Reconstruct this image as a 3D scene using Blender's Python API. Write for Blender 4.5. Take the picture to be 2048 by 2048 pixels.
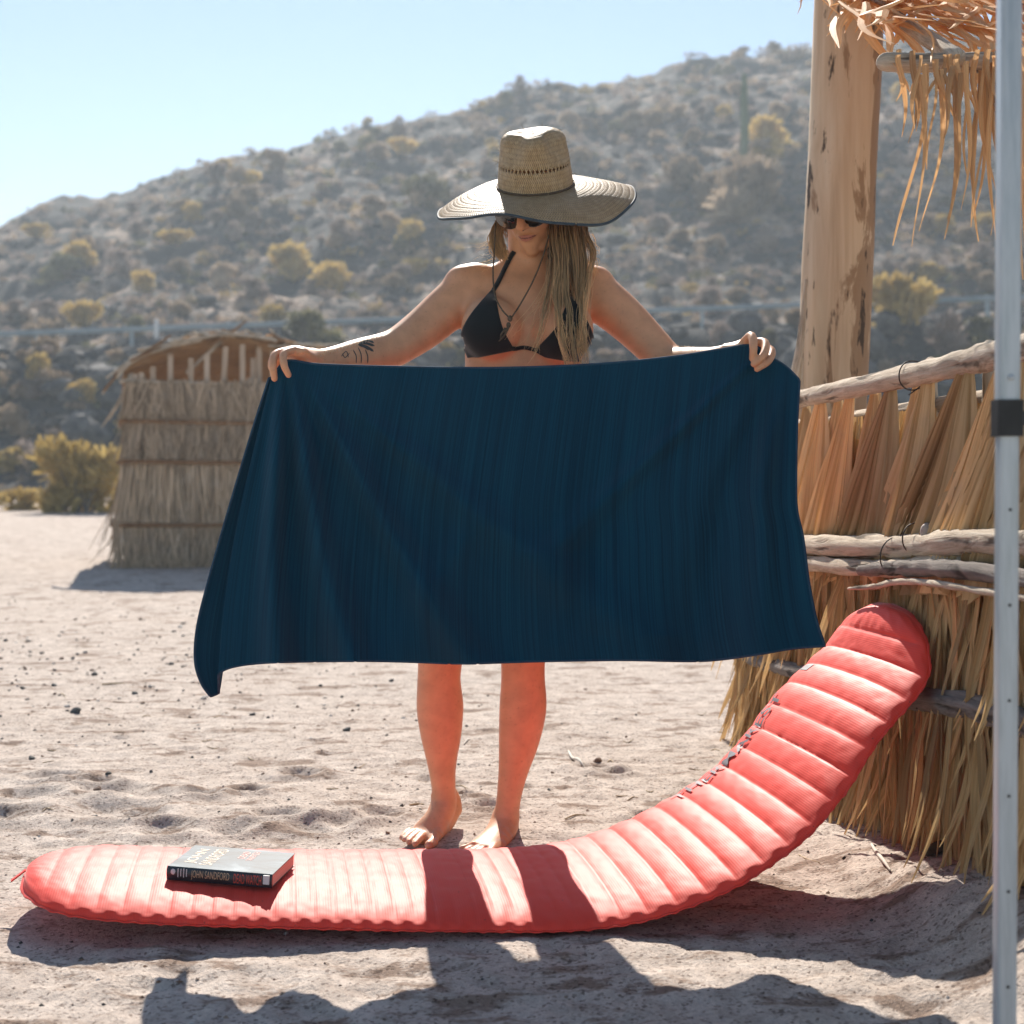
import bpy, bmesh, math, random
import numpy as np
from mathutils import Vector, Matrix
from mathutils.bvhtree import BVHTree

for o in list(bpy.data.objects):
    bpy.data.objects.remove(o)
sc = bpy.context.scene
C = sc.collection
R = math.radians
rng = np.random.default_rng(7)
random.seed(7)

# ------------------------------------------------------------------ camera, sky, sun, exposure
LENS, HC, HY = 50.0, 0.92, 940.0
F = LENS / 36 * 2048
cam_d = bpy.data.cameras.new('camera')
cam = bpy.data.objects.new('camera', cam_d)
C.objects.link(cam)
cam.location = (0, 0, HC)
cam.rotation_euler = (R(90), 0, 0)
cam_d.lens = LENS
cam_d.sensor_width = 36
cam_d.shift_y = -(1024 - HY) / 2048
cam_d.clip_start = 0.05
cam_d.clip_end = 6000
cam_d.dof.use_dof = True
cam_d.dof.focus_distance = 3.25
cam_d.dof.aperture_fstop = 4.0
sc.camera = cam

SUN_EL, SUN_AZ = 38.0, -5.5          # azimuth measured from +Y towards +X
world = bpy.data.worlds.new('World')
sc.world = world
world.use_nodes = True
wn = world.node_tree
bg = wn.nodes['Background']
sky = wn.nodes.new('ShaderNodeTexSky')
sky.sky_type = 'NISHITA'
sky.sun_disc = False
sky.sun_elevation = R(SUN_EL)
sky.sun_rotation = R(SUN_AZ)
sky.air_density = 1.0
sky.dust_density = 0.0
sky.ozone_density = 1.6
wn.links.new(sky.outputs[0], bg.inputs[0])
bg.inputs[1].default_value = 0.050

sun_d = bpy.data.lights.new('sun', 'SUN')
sun_d.energy = 3.75
sun_d.angle = R(0.5)
sun_d.color = (1.0, 0.92, 0.82)
sun = bpy.data.objects.new('sun', sun_d)
C.objects.link(sun)
to_sun = Vector((math.sin(R(SUN_AZ)) * math.cos(R(SUN_EL)), math.cos(R(SUN_AZ)) * math.cos(R(SUN_EL)), math.sin(R(SUN_EL))))
sun.rotation_euler = to_sun.to_track_quat('Z', 'Y').to_euler()
sun.location = (0, 0, 30)

vs = sc.view_settings
vs.view_transform = 'Standard'
vs.look = 'None'
vs.exposure = 1.34
vs.gamma = 1.0
vs.use_curve_mapping = False
sc.cycles.max_bounces = 8
sc.cycles.diffuse_bounces = 5
sc.cycles.transparent_max_bounces = 8
sc.cycles.use_denoising = True

# ------------------------------------------------------------------ helpers
def P(px, py, Y):
    """point at depth Y that lies on the sight line of a photograph pixel (2048 px frame)"""
    return Vector(((px - 1024) / F * Y, Y, HC - (py - HY) / F * Y))

def mesh(name, V, Fs, mat=None, smooth=True):
    me = bpy.data.meshes.new(name)
    V = np.asarray(V, dtype=np.float32).reshape(-1, 3)
    if isinstance(Fs, np.ndarray):
        n, k = Fs.shape
        idx = Fs.ravel().astype(np.int32)
        start = np.arange(n, dtype=np.int32) * k
    else:
        n = len(Fs)
        lens = np.array([len(f) for f in Fs], dtype=np.int32)
        idx = np.array([i for f in Fs for i in f], dtype=np.int32)
        start = np.concatenate([[0], np.cumsum(lens)[:-1]]).astype(np.int32)
    me.vertices.add(len(V)); me.loops.add(len(idx)); me.polygons.add(n)
    me.vertices.foreach_set('co', V.ravel())
    me.loops.foreach_set('vertex_index', idx)
    me.polygons.foreach_set('loop_start', start)
    if mat is not None:
        me.materials.append(mat)
    me.update(calc_edges=True)
    me.validate()
    me.polygons.foreach_set('use_smooth', np.full(len(me.polygons), bool(smooth)))
    me.update()
    return me

def worldloc(p):
    return Vector((0, 0, 0)) if p is None else worldloc(p.parent) + p.matrix_parent_inverse.translation + p.location

def put(name, me, parent=None, kind=None):
    o = bpy.data.objects.new(name, me)
    C.objects.link(o)
    if parent is not None:
        o.parent = parent
        o.matrix_parent_inverse = Matrix.Translation(-worldloc(parent))
    if kind:
        o['kind'] = kind
    return o

def tag(o, label, cat=None, group=None):
    o['label'] = label
    if cat: o['category'] = cat
    if group: o['group'] = group
    return o

def thing(name, label, cat, loc=(0, 0, 0), group=None):
    o = bpy.data.objects.new(name, None)
    C.objects.link(o)
    o.location = loc
    o.empty_display_size = 0.1
    return tag(o, label, cat, group)

def uvset(me, uv):
    """per-vertex uv array -> loop uv"""
    l = me.uv_layers.new(name='UVMap')
    idx = np.empty(len(me.loops), dtype=np.int32)
    me.loops.foreach_get('vertex_index', idx)
    l.data.foreach_set('uv', np.asarray(uv, dtype=np.float32)[idx].ravel())

def colset(me, name, col):
    a = me.attributes.new(name, 'FLOAT_COLOR', 'POINT')
    c = np.ones((len(me.vertices), 4), dtype=np.float32)
    c[:, :3] = np.asarray(col).reshape(len(me.vertices), -1)
    a.data.foreach_set('color', c.ravel())

def grid_faces(nu, nv, wrap_u=False):
    """vertex index = iu*nv+iv"""
    iu = np.arange(nu if wrap_u else nu - 1)
    iv = np.arange(nv - 1)
    A, B = np.meshgrid(iu, iv, indexing='ij')
    A2 = (A + 1) % nu
    f = np.stack([A * nv + B, A2 * nv + B, A2 * nv + B + 1, A * nv + B + 1], -1).reshape(-1, 4)
    return f

class Geo:
    """collects pieces into one mesh"""
    def __init__(s): s.V, s.F, s.n, s.U, s.K = [], [], 0, [], []
    def add(s, V, Fs, uv=None, col=None):
        V = np.asarray(V, dtype=float).reshape(-1, 3)
        s.V.append(V)
        for f in (Fs.tolist() if isinstance(Fs, np.ndarray) else Fs):
            s.F.append([i + s.n for i in f])
        s.U.append(np.zeros((len(V), 2)) if uv is None else np.asarray(uv, dtype=float))
        s.K.append(np.ones((len(V), 3)) if col is None else np.asarray(col, dtype=float) * np.ones((len(V), 3)))
        s.n += len(V)
    def mesh(s, name, mat, smooth=True, uv=False, col=False):
        me = mesh(name, np.concatenate(s.V), s.F, mat, smooth)
        if uv: uvset(me, np.concatenate(s.U))
        if col: colset(me, 'col', np.concatenate(s.K))
        return me

def _hash(i, j, s):
    h = (i.astype(np.int64) * 374761393 + j.astype(np.int64) * 668265263 + s * 1442695041) & 0x7fffffff
    h = ((h ^ (h >> 13)) * 1274126177) & 0x7fffffff
    return (h ^ (h >> 16)) & 0xffff

def perlin(x, y, s=0):
    x = np.asarray(x, dtype=float); y = np.asarray(y, dtype=float)
    xi = np.floor(x); yi = np.floor(y)
    xf = x - xi; yf = y - yi
    u = xf * xf * xf * (xf * (xf * 6 - 15) + 10)
    v = yf * yf * yf * (yf * (yf * 6 - 15) + 10)
    def g(a, b):
        t = _hash(xi + a, yi + b, s) / 65536.0 * 2 * np.pi
        return np.cos(t) * (xf - a) + np.sin(t) * (yf - b)
    n0 = g(0, 0) * (1 - u) + g(1, 0) * u
    n1 = g(0, 1) * (1 - u) + g(1, 1) * u
    return (n0 * (1 - v) + n1 * v) * 1.5

def fbm(x, y, octv=4, s=0, gain=0.5):
    a, t, f = 1.0, 0.0, 1.0
    for k in range(octv):
        t = t + a * perlin(x * f, y * f, s + k * 17)
        a *= gain; f *= 2.03
    return t

def catmull(pts, n):
    """pts (k,d) -> smooth samples through all points, n per span"""
    p = np.asarray(pts, dtype=float)
    p = np.concatenate([[2 * p[0] - p[1]], p, [2 * p[-1] - p[-2]]])
    out = []
    for i in range(1, len(p) - 2):
        t = np.linspace(0, 1, n, endpoint=False)[:, None]
        a, b, c, d = p[i - 1], p[i], p[i + 1], p[i + 2]
        out.append(0.5 * (2 * b + (c - a) * t + (2 * a - 5 * b + 4 * c - d) * t ** 2 + (3 * b - a - 3 * c + d) * t ** 3))
    out.append(p[-2][None])
    return np.concatenate(out)

def tube(pts, rad, n=12, sub=5, side=(1, 0, 0), caps=True, round_caps=True):
    """tapered tube through pts; rad = list of r or (ra along side, rb)"""
    rad = [(r, r) if np.isscalar(r) else r for r in rad]
    p = catmull([tuple(q) for q in pts], sub) if sub > 1 else np.array([tuple(q) for q in pts], dtype=float)
    r = catmull(rad, sub) if sub > 1 else np.array(rad, dtype=float)
    r = np.maximum(r, 1e-4)
    T = np.gradient(p, axis=0)
    T /= np.linalg.norm(T, axis=1)[:, None] + 1e-12
    if caps and round_caps:
        k = 4
        a = np.linspace(0, 1, k + 1)[1:-1] * math.pi / 2
        m0, m1 = r[0].min(), r[-1].min()
        hp = [p[0] - T[0] * m0 * math.sin(t) for t in a[::-1]]
        hr = [r[0] * math.cos(t) for t in a[::-1]]
        tp = [p[-1] + T[-1] * m1 * math.sin(t) for t in a]
        tr = [r[-1] * math.cos(t) for t in a]
        end0, end1 = p[0] - T[0] * m0, p[-1] + T[-1] * m1
        T = np.concatenate([[T[0]] * len(hp), T, [T[-1]] * len(tp)])
        p = np.concatenate([hp, p, tp]); r = np.concatenate([hr, r, tr])
    else:
        end0, end1 = p[0], p[-1]
    S = np.array(side, dtype=float)
    V = []
    th = np.linspace(0, 2 * np.pi, n, endpoint=False)
    ct, st = np.cos(th)[:, None], np.sin(th)[:, None]
    prev = None
    for i in range(len(p)):
        s_ = (S if prev is None or abs(T[i] @ S) < 0.93 else prev)
        s_ = s_ - T[i] * (s_ @ T[i])
        ln = np.linalg.norm(s_)
        if ln < 1e-4:
            s_ = np.cross(T[i], [0.3, 0.5, 0.8]); ln = np.linalg.norm(s_)
        s_ = s_ / ln
        prev = s_
        b = np.cross(T[i], s_)
        V.append(p[i] + ct * s_ * r[i][0] + st * b * r[i][1])
    m = len(p)
    V = np.concatenate(V)
    fs = []
    for i in range(m - 1):
        for j in range(n):
            k = (j + 1) % n
            fs.append([i * n + j, i * n + k, (i + 1) * n + k, (i + 1) * n + j])
    if caps:
        V = np.concatenate([V, [end0], [end1]])
        a, b = m * n, m * n + 1
        for j in range(n):
            k = (j + 1) % n
            fs.append([a, k, j]); fs.append([b, (m - 1) * n + j, (m - 1) * n + k])
    return V, fs

def ellipsoid(c, r, rot=None, nu=24, nv=16):
    V = []
    for i in range(nv + 1):
        ph = math.pi * i / nv
        for j in range(nu):
            t = 2 * math.pi * j / nu
            V.append((math.sin(ph) * math.cos(t), math.sin(ph) * math.sin(t), math.cos(ph)))
    V = np.array(V) * np.array(r)
    if rot is not None:
        V = V @ np.array(rot.to_3x3()).T
    V = V + np.array(c)
    fs = []
    for i in range(nv):
        for j in range(nu):
            k = (j + 1) % nu
            fs.append([i * nu + j, (i + 1) * nu + j, (i + 1) * nu + k, i * nu + k])
    return V, fs

def box(c, s, rot=None):
    V = np.array([(x, y, z) for x in (-.5, .5) for y in (-.5, .5) for z in (-.5, .5)]) * np.array(s)
    if rot is not None:
        V = V @ np.array(rot.to_3x3()).T
    return V + np.array(c), [[0, 1, 3, 2], [4, 6, 7, 5], [0, 4, 5, 1], [2, 3, 7, 6], [0, 2, 6, 4], [1, 5, 7, 3]]

# ------------------------------------------------------------------ materials
class NT:
    def __init__(s, name):
        s.m = bpy.data.materials.new(name)
        s.m.use_nodes = True
        s.t = s.m.node_tree
        s.b = s.t.nodes['Principled BSDF']
        s.out = s.t.nodes['Material Output']
    def n(s, typ, **kw):
        nd = s.t.nodes.new('ShaderNode' + typ)
        for k, v in kw.items(): setattr(nd, k, v)
        return nd
    def l(s, a, b): s.t.links.new(a, b)
    def val(s, sock, v):
        if hasattr(v, 'links') or hasattr(v, 'is_linked'): s.l(v, sock)
        else: sock.default_value = v
    def coord(s, kind='Object', scale=(1, 1, 1), rot=(0, 0, 0)):
        tc = s.n('TexCoord'); mp = s.n('Mapping')
        s.l(tc.outputs[kind], mp.inputs[0])
        mp.inputs['Scale'].default_value = scale
        mp.inputs['Rotation'].default_value = rot
        return mp.outputs[0]
    def noise(s, vec, scale=5, detail=4, rough=.55, dist=0.0):
        nd = s.n('TexNoise')
        s.l(vec, nd.inputs['Vector'])
        nd.inputs['Scale'].default_value = scale
        nd.inputs['Detail'].default_value = detail
        nd.inputs['Roughness'].default_value = rough
        nd.inputs['Distortion'].default_value = dist
        return nd.outputs[0]
    def ramp(s, fac, stops, interp='LINEAR'):
        nd = s.n('ValToRGB')
        nd.color_ramp.interpolation = interp
        while len(nd.color_ramp.elements) < len(stops): nd.color_ramp.elements.new(0.5)
        for e, (p, c) in zip(nd.color_ramp.elements, stops):
            e.position = p
            e.color = (c, c, c, 1) if np.isscalar(c) else (*c, 1)
        s.l(fac, nd.inputs[0])
        return nd.outputs[0]
    def mix(s, fac, a, b, mode='MIX'):
        nd = s.n('Mix', data_type='RGBA', blend_type=mode)
        for sock, v in ((nd.inputs[0], fac), (nd.inputs[6], a), (nd.inputs[7], b)):
            if isinstance(v, (tuple, list)): sock.default_value = (*v[:3], 1)
            elif isinstance(v, (int, float)): sock.default_value = v
            else: s.l(v, sock)
        return nd.outputs[2]
    def math(s, op, a, b=0.0):
        nd = s.n('Math', operation=op)
        s.val(nd.inputs[0], a); s.val(nd.inputs[1], b)
        return nd.outputs[0]
    def bump(s, h, strength=.3, dist=.01, normal=None):
        nd = s.n('Bump')
        nd.inputs['Strength'].default_value = strength
        nd.inputs['Distance'].default_value = dist
        s.l(h, nd.inputs['Height'])
        if normal is not None: s.l(normal, nd.inputs['Normal'])
        s.l(nd.outputs[0], s.b.inputs['Normal'])
        return nd.outputs[0]
    def base(s, c):
        if isinstance(c, (tuple, list)): s.b.inputs['Base Color'].default_value = (*c, 1)
        else: s.l(c, s.b.inputs['Base Color'])
    def rough(s, r): s.val(s.b.inputs['Roughness'], r)
    def spec(s, v): s.b.inputs['Specular IOR Level'].default_value = v
    def translucent(s, col, fac):
        tr = s.n('BsdfTranslucent'); mx = s.n('MixShader')
        if isinstance(col, (tuple, list)): tr.inputs[0].default_value = (*col, 1)
        else: s.l(col, tr.inputs[0])
        mx.inputs[0].default_value = fac
        s.l(s.b.outputs[0], mx.inputs[1]); s.l(tr.outputs[0], mx.inputs[2])
        s.l(mx.outputs[0], s.out.inputs[0])
    def random(s): return s.n('ObjectInfo').outputs['Random']
    def attr(s, name):
        nd = s.n('Attribute'); nd.attribute_name = name
        return nd.outputs['Color']

def simple(name, c1, c2=None, rough=.7, scale=(8, 8, 8), coord='Object', bump=0.0, bdist=.005, detail=4, spec=.4, metal=0.0, lo=.35, hi=.65, rnd=0.0):
    m = NT(name)
    v = m.coord(coord, scale)
    f = m.noise(v, 1.0, detail)
    col = m.ramp(f, [(lo, c1), (hi, c2 or c1)])
    if rnd:
        r = m.random()
        k = m.ramp(r, [(0, 1 - rnd), (1, 1 + rnd)])
        col = m.mix(1.0, col, k, 'MULTIPLY')
    m.base(col); m.rough(rough); m.spec(spec)
    m.b.inputs['Metallic'].default_value = metal
    if bump: m.bump(f, bump, bdist)
    return m.m
# ------------------------------------------------------------------ the land
def toe(x):
    return np.clip(29.7 - 1.5 * (x + 8.4), 27.5, 42)

def road_z(x):
    return 6.55 + 0.036 * np.clip(x, -60, 60)

def hill_z(x, y):
    x = np.asarray(x, dtype=float); y = np.asarray(y, dtype=float)
    yb = toe(x)
    crest = np.interp(x, [-200, -80, -54, -48.5, -44.5, -41.5, -38, -32.9, -22.4, -12.9, 10, 54, 120, 220],
                      [9, 17, 22.3, 24.2, 27.2, 29.3, 29.0, 31.0, 33.6, 36.4, 41, 48.0, 56, 60])
    rz = road_z(x)
    n1 = fbm(x / 14, y / 14, 4, 3)
    n2 = fbm(x / 3.2, y / 3.2, 4, 11)
    n3 = fbm(x / 1.0, y / 1.0, 3, 23)
    bank = 51 + 2.5 * fbm(x / 9, x * 0 + 3.1, 3, 5)
    z = np.zeros_like(x)
    a = np.clip((y - yb) / (bank - yb), 0, 1)
    lowz = -0.35 + 1.55 * a ** 1.3 + (0.10 * n2 + 0.25 * np.clip(n1, -1, 1)) * np.clip(a * 4, 0, 1)
    b = np.clip((y - bank) / (59.3 - bank), 0, 1)
    bs = b * b * (3 - 2 * b)
    z = lowz * (1 - bs) + rz * bs
    z = z + (0.55 * n2 + 0.35 * n3) * np.sin(np.pi * b) + 0.06 * n3 * np.clip(a * 3, 0, 1) * (1 - bs)
    t = np.clip((y - 65.5) / (150 - 65.5), 0, 1)
    up = rz + (crest - rz) * (0.30 * t + 0.70 * (t * t * (3 - 2 * t)) ** 0.9)
    k = np.clip((y - 65.5) / 8, 0, 1)
    up = up + k * (1.3 * n1 + 0.45 * n2 + 0.18 * n3)
    d = np.clip((y - 150) / 130, 0, 1)
    up = up - (crest * 0.75) * d ** 1.4
    return np.where(y > 62, up, z)

def hz(x, y): return float(hill_z(np.array([x]), np.array([y]))[0])

def hits(px, py):
    """where sight lines meet the hill (arrays)"""
    px = np.atleast_1d(np.asarray(px, dtype=float)); py = np.atleast_1d(np.asarray(py, dtype=float))
    y = np.full(px.shape, 26.0); done = np.zeros(px.shape, bool)
    for step in np.arange(26, 260, .4):
        a = ~done
        if not a.any(): break
        z = HC - (py[a] - HY) / F * step
        under = hill_z((px[a] - 1024) / F * step, np.full(a.sum(), step)) >= z
        ia = np.where(a)[0]
        y[ia] = step
        done[ia[under]] = True
    x = (px - 1024) / F * y
    return np.stack([x, y, hill_z(x, y)], -1)

def hit(px, py): return Vector(hits(px, py)[0])

# hill material: tan dust, grey gravel and dark basalt
m = NT('hill_ground')
v = m.coord('Object')
big = m.noise(v, .16, 5, .6)
mid = m.noise(v, .9, 6, .65)
fine = m.noise(v, 7, 5, .7)
c = m.ramp(fine, [(.3, (.25, .185, .14)), (.7, (.50, .375, .28))])
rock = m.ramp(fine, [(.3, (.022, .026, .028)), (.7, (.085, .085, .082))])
f = m.math('ADD', m.math('MULTIPLY', big, .75), m.math('MULTIPLY', mid, .55))
c = m.mix(m.ramp(f, [(.55, 0.0), (.64, 1.0)]), c, rock)
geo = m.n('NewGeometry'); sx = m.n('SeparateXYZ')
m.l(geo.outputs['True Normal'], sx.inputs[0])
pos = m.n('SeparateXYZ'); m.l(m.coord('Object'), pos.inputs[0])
bank_shade = m.math('MULTIPLY', m.math('GREATER_THAN', pos.outputs[1], 49.5), m.math('LESS_THAN', pos.outputs[1], 60.2))
c = m.mix(m.math('MULTIPLY', bank_shade, m.ramp(mid, [(.38, .55), (.60, 1.0)])), c, rock)        # shade of the bank below the road, painted in with the dark rock colour
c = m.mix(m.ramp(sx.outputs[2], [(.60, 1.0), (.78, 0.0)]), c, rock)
m.base(c); m.rough(.95); m.spec(.15)
m.bump(m.math('ADD', mid, m.math('MULTIPLY', fine, .3)), .8, .25)
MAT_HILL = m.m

def stretch(lo, hi, step, far_lo, far_hi, g=1.16):
    a = list(np.arange(lo, hi, step))
    s, x = step, a[-1]
    while x < far_hi:
        s *= g; x += s; a.append(x)
    s, x, pre = step, a[0], []
    while x > far_lo:
        s *= g; x -= s; pre.append(x)
    return np.array(pre[::-1] + a)

xs = stretch(-34, 36, .34, -190, 210, 1.09)
ys = np.concatenate([np.arange(27, 72, .34), np.arange(72, 155, .6), np.arange(155, 300, 4.0)])
X, Yg = np.meshgrid(xs, ys, indexing='ij')
Z = hill_z(X.ravel(), Yg.ravel()).reshape(X.shape)
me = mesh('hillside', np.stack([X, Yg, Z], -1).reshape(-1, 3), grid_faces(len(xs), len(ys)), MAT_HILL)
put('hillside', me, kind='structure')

# ---- sand
random_dips = []
def footmarks():
    L = []
    r = np.random.default_rng(21)
    for (px, py, s) in [(240, 1590, .10), (185, 1572, .07), (300, 1602, .09), (228, 1630, .13), (275, 1640, .08), (60, 1600, .08), (400, 1600, .05), (500, 1590, .05),
                        (640, 1660, .08), (560, 1640, .07), (700, 1650, .06), (450, 1665, .07), (1190, 1540, .06), (1300, 1640, .05), (1225, 1552, .05),
                        (980, 1620, .05), (930, 1600, .04), (600, 1555, .06), (760, 1640, .06), (100, 1560, .08), (20, 1640, .09), (330, 1665, .08)]:
        Y = F * HC / (py - HY)
        L.append(((px - 1024) / F * Y, Y, s, .018))
    for i in range(260):
        Y = 2.0 + 5.5 * r.random() ** 1.5
        L.append(((r.random() - .5) * 1.0 * Y, Y, r.uniform(.015, .06), r.uniform(.003, .009)))
    return L
MARKS = footmarks()

def sand_z(x, y):
    z = 0.007 * fbm(x / .55, y / .55, 3, 41) + 0.022 * fbm(x / 2.7, y / 2.7, 2, 44)
    near = np.clip((9 - y) / 5, 0, 1) * np.clip((5 - np.abs(x)) / 2, 0, 1)
    z = z + near * (0.0052 * fbm(x / .14, y / .10, 3, 51) + 0.0035 * fbm(x / .045, y / .035, 2, 57))
    for (cx, cy, s, dp) in MARKS:
        sel = (np.abs(x - cx) < 3 * s) & (np.abs(y - cy) < 3 * s)
        if not sel.any(): continue
        q = ((x[sel] - cx) / s) ** 2 + ((y[sel] - cy) / (s * .7)) ** 2
        z[sel] = z[sel] - dp * np.exp(-q * 1.2) + dp * .6 * np.exp(-(np.sqrt(q) - 1.35) ** 2 * 4)
    # sand heaped against the straw fence, higher towards the camera
    a = (x - .905) * .0872 - (y - 3.49) * .9962
    d = -(x - .905) * .9962 - (y - 3.49) * .0872
    heap = .105 * np.clip((a + .25) / .85, 0, 1.3) * np.clip((2.2 - a), 0, 1)
    z = z + heap * np.exp(-(np.clip(d - .02, 0, 9) / .16) ** 2) * np.where(d < 0, np.exp(-(d / .5) ** 2), 1)
    flat = np.exp(-(((x + .5) / .9) ** 4 + ((y - 3.1) / .4) ** 4))
    z = z * (1 - .75 * flat) - .006 * flat
    z = z - 0.6 * np.clip((y - 40) / 100, 0, 1) ** 1
    return z

def sz(x, y): return float(sand_z(np.array([float(x)]), np.array([float(y)]))[0])

m = NT('beach_sand')
v = m.coord('Object')
n_big = m.noise(v, 1.3, 4, .6)
n_mid = m.noise(v, 14, 5, .65)
n_fine = m.noise(v, 190, 3, .7)
c = m.ramp(n_mid, [(.30, (.40, .335, .29)), (.62, (.62, .545, .485))])
c = m.mix(m.ramp(n_big, [(.45, 0.0), (.75, .3)]), c, (.42, .33, .27))
damp = m.noise(m.coord('Object', (4.2, 8.5, 1)), 1.0, 5, .7, .3)
c = m.mix(m.ramp(damp, [(.535, 0.0), (.60, .8)]), c, (.215, .145, .105))
sp = m.n('TexVoronoi'); m.l(v, sp.inputs[0]); sp.inputs['Scale'].default_value = 160
grain = m.ramp(sp.outputs['Color'], [(.12, (.42, .38, .36)), (.3, (.88, .87, .86)), (.92, (1.08, 1.06, 1.03))])
c = m.mix(1.0, c, grain, 'MULTIPLY')
m.base(c); m.rough(.92); m.spec(.2)
hgt = m.math('ADD', m.math('MULTIPLY', n_mid, .6), m.math('MULTIPLY', n_fine, .35))
m.bump(hgt, .75, .02)
MAT_SAND = m.m
xs = stretch(-1.75, 1.75, .0125, -380, 380, 1.045)
ys = stretch(2.1, 5.0, .0125, -12, 380, 1.028)
X, Yg = np.meshgrid(xs, ys, indexing='ij')
Z = sand_z(X.ravel(), Yg.ravel()).reshape(X.shape)
me = mesh('sand', np.stack([X, Yg, Z], -1).reshape(-1, 3), grid_faces(len(xs), len(ys)), MAT_SAND)
put('sand', me, kind='structure')
print('sand', len(xs), len(ys))

# ---- road, guard rail
MAT_ASPH = simple('asphalt', (.05, .05, .05), (.07, .07, .068), .9, (3, 3, 3))
xs = np.linspace(-90, 90, 120)
V = []
for x in xs:
    for y in (60.6, 65.2): V.append((x, y, road_z(np.array([x]))[0] + .22))
me = mesh('road', V, grid_faces(len(xs), 2), MAT_ASPH)
put('road', me, kind='structure')
MAT_GALV = simple('galvanised_steel', (.26, .33, .37), (.36, .42, .45), .5, (2, 2, 2), metal=.35)
MAT_WHITE = simple('white_paint', (.78, .78, .76), (.7, .7, .68), .6)
gr = thing('guard_rail', 'long pale steel guard rail along the road across the hillside', 'guard rail', (0, 59.9, 7.5))
prof = np.array([(0, -.11), (-.05, -.08), (-.05, -.04), (.0, -.015), (.0, .015), (-.05, .04), (-.05, .08), (0, .11)])
xs = np.linspace(-80, 80, 81)
V = []
for x in xs:
    for (dy, dz) in prof: V.append((x, 59.75 + dy, road_z(np.array([x]))[0] + .86 + dz))
put('beam', mesh('beam', V, grid_faces(len(xs), len(prof)), MAT_GALV), gr)
V0, F0 = box((0, 0, .45), (.12, .14, 1.1))
mp = mesh('post', V0, F0, MAT_GALV, False)
for i in range(41):
    x = -80 + i * 4.0
    o = put('post', mp, gr)
    o.location = (x, 59.86, float(road_z(np.array([x]))[0]))
mk = P(313, 655, 58.8)
V0, F0 = tube([(mk.x, 58.8, mk.z - .7), (mk.x, 58.8, mk.z), (mk.x, 58.8, mk.z + .28)], [.09, .09, .08], 10, 1)
tag(put('marker_post', mesh('marker_post', V0, F0, MAT_WHITE)), 'short white marker post beside the guard rail above the straw hut', 'marker post')

# ------------------------------------------------------------------ desert scrub
def leaf_mat(name, c1, c2, tr=.3):
    m = NT(name)
    r = m.random()
    v = m.coord('Object', (1, 1, 1))
    f = m.noise(v, 2.3, 3)
    c = m.ramp(f, [(.35, c1), (.65, c2)])
    k = m.ramp(r, [(0, .72), (1, 1.25)])
    c = m.mix(1.0, c, k, 'MULTIPLY')
    m.base(c); m.rough(.85); m.spec(.15)
    m.translucent(c, tr)
    return m.m
MAT_L = {'tan': leaf_mat('dry_tan_leaves', (.29, .215, .15), (.50, .39, .28)),
         'mauve': leaf_mat('dry_grey_twigs', (.24, .19, .165), (.42, .35, .31)),
         'yellow': leaf_mat('yellow_leaves', (.42, .29, .09), (.66, .50, .19)),
         'olive': leaf_mat('olive_leaves', (.12, .115, .06), (.25, .23, .12))}
MAT_STEM = simple('grey_stems', (.09, .075, .065), (.18, .15, .13), .9)

def bush_geo(seed, nleaf=700, leaf=.055, wide=.5, tall=.8, lobes=7, spiky=0.0):
    r = np.random.default_rng(seed)
    fol, st = Geo(), Geo()
    cs = []
    for k in range(lobes):
        a = r.uniform(0, 2 * np.pi); d = r.uniform(.1, .62) * wide
        cs.append((d * math.cos(a), d * math.sin(a), r.uniform(.14, .78) * tall, r.uniform(.16, .34) * wide * 1.25))
    cs.append((0, 0, .72 * tall, .3 * wide))
    w = np.array([c[3] ** 2 for c in cs]); w /= w.sum()
    for i in range(nleaf):
        c = cs[r.choice(len(cs), p=w)]
        d = r.normal(size=3); d /= np.linalg.norm(d)
        rad = c[3] * (r.random() ** .38) * r.uniform(.85, 1.18)
        p = np.array(c[:3]) + d * rad * np.array([1, 1, .85])
        if p[2] < .03: p[2] = .03 + r.random() * .1
        s = leaf * r.uniform(.5, 1.4)
        up = d + r.normal(size=3) * .8 + np.array([0, 0, .5 + spiky * 2])
        up /= np.linalg.norm(up)
        t = np.cross(up, r.normal(size=3)); t /= np.linalg.norm(t)
        el = s * (1.3 + 2.6 * spiky)
        V = [p - t * s * .5, p + t * s * .5, p + t * s * .3 + up * el, p - t * s * .3 + up * el * .9]
        fol.add(np.array(V), [[0, 1, 2, 3]])
    for c in cs + [(r.uniform(-.5, .5) * wide, r.uniform(-.5, .5) * wide, tall * r.uniform(.3, .7), 0) for _ in range(6)]:
        b = (r.uniform(-.06, .06), r.uniform(-.06, .06), -.12)
        mid = (c[0] * .45 + r.uniform(-.05, .05), c[1] * .45, c[2] * .5)
        V, fs = tube([b, mid, c[:3]], [.022, .015, .006], 4, 2, round_caps=False)
        st.add(V, fs)
    return fol, st

PROTO = {}
for kind, (lf, sp, n) in {'tan': (.06, .35, 800), 'mauve': (.05, .5, 700), 'yellow': (.065, .2, 800), 'olive': (.06, .1, 850)}.items():
    PROTO[kind] = []
    for k in range(3):
        fol, st = bush_geo(100 + k + 10 * len(PROTO), n, lf, .52, .85, 6 + k, sp)
        g = Geo()
        g.add(np.concatenate(fol.V), fol.F); n0 = len(fol.F)
        g.add(np.concatenate(st.V), st.F)
        me = g.mesh(kind + '_bush', MAT_L[kind], False)
        me.materials.append(MAT_STEM)
        me.polygons.foreach_set('material_index', np.array([0] * n0 + [1] * len(st.F), dtype=np.int32))
        PROTO[kind].append(me)

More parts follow.
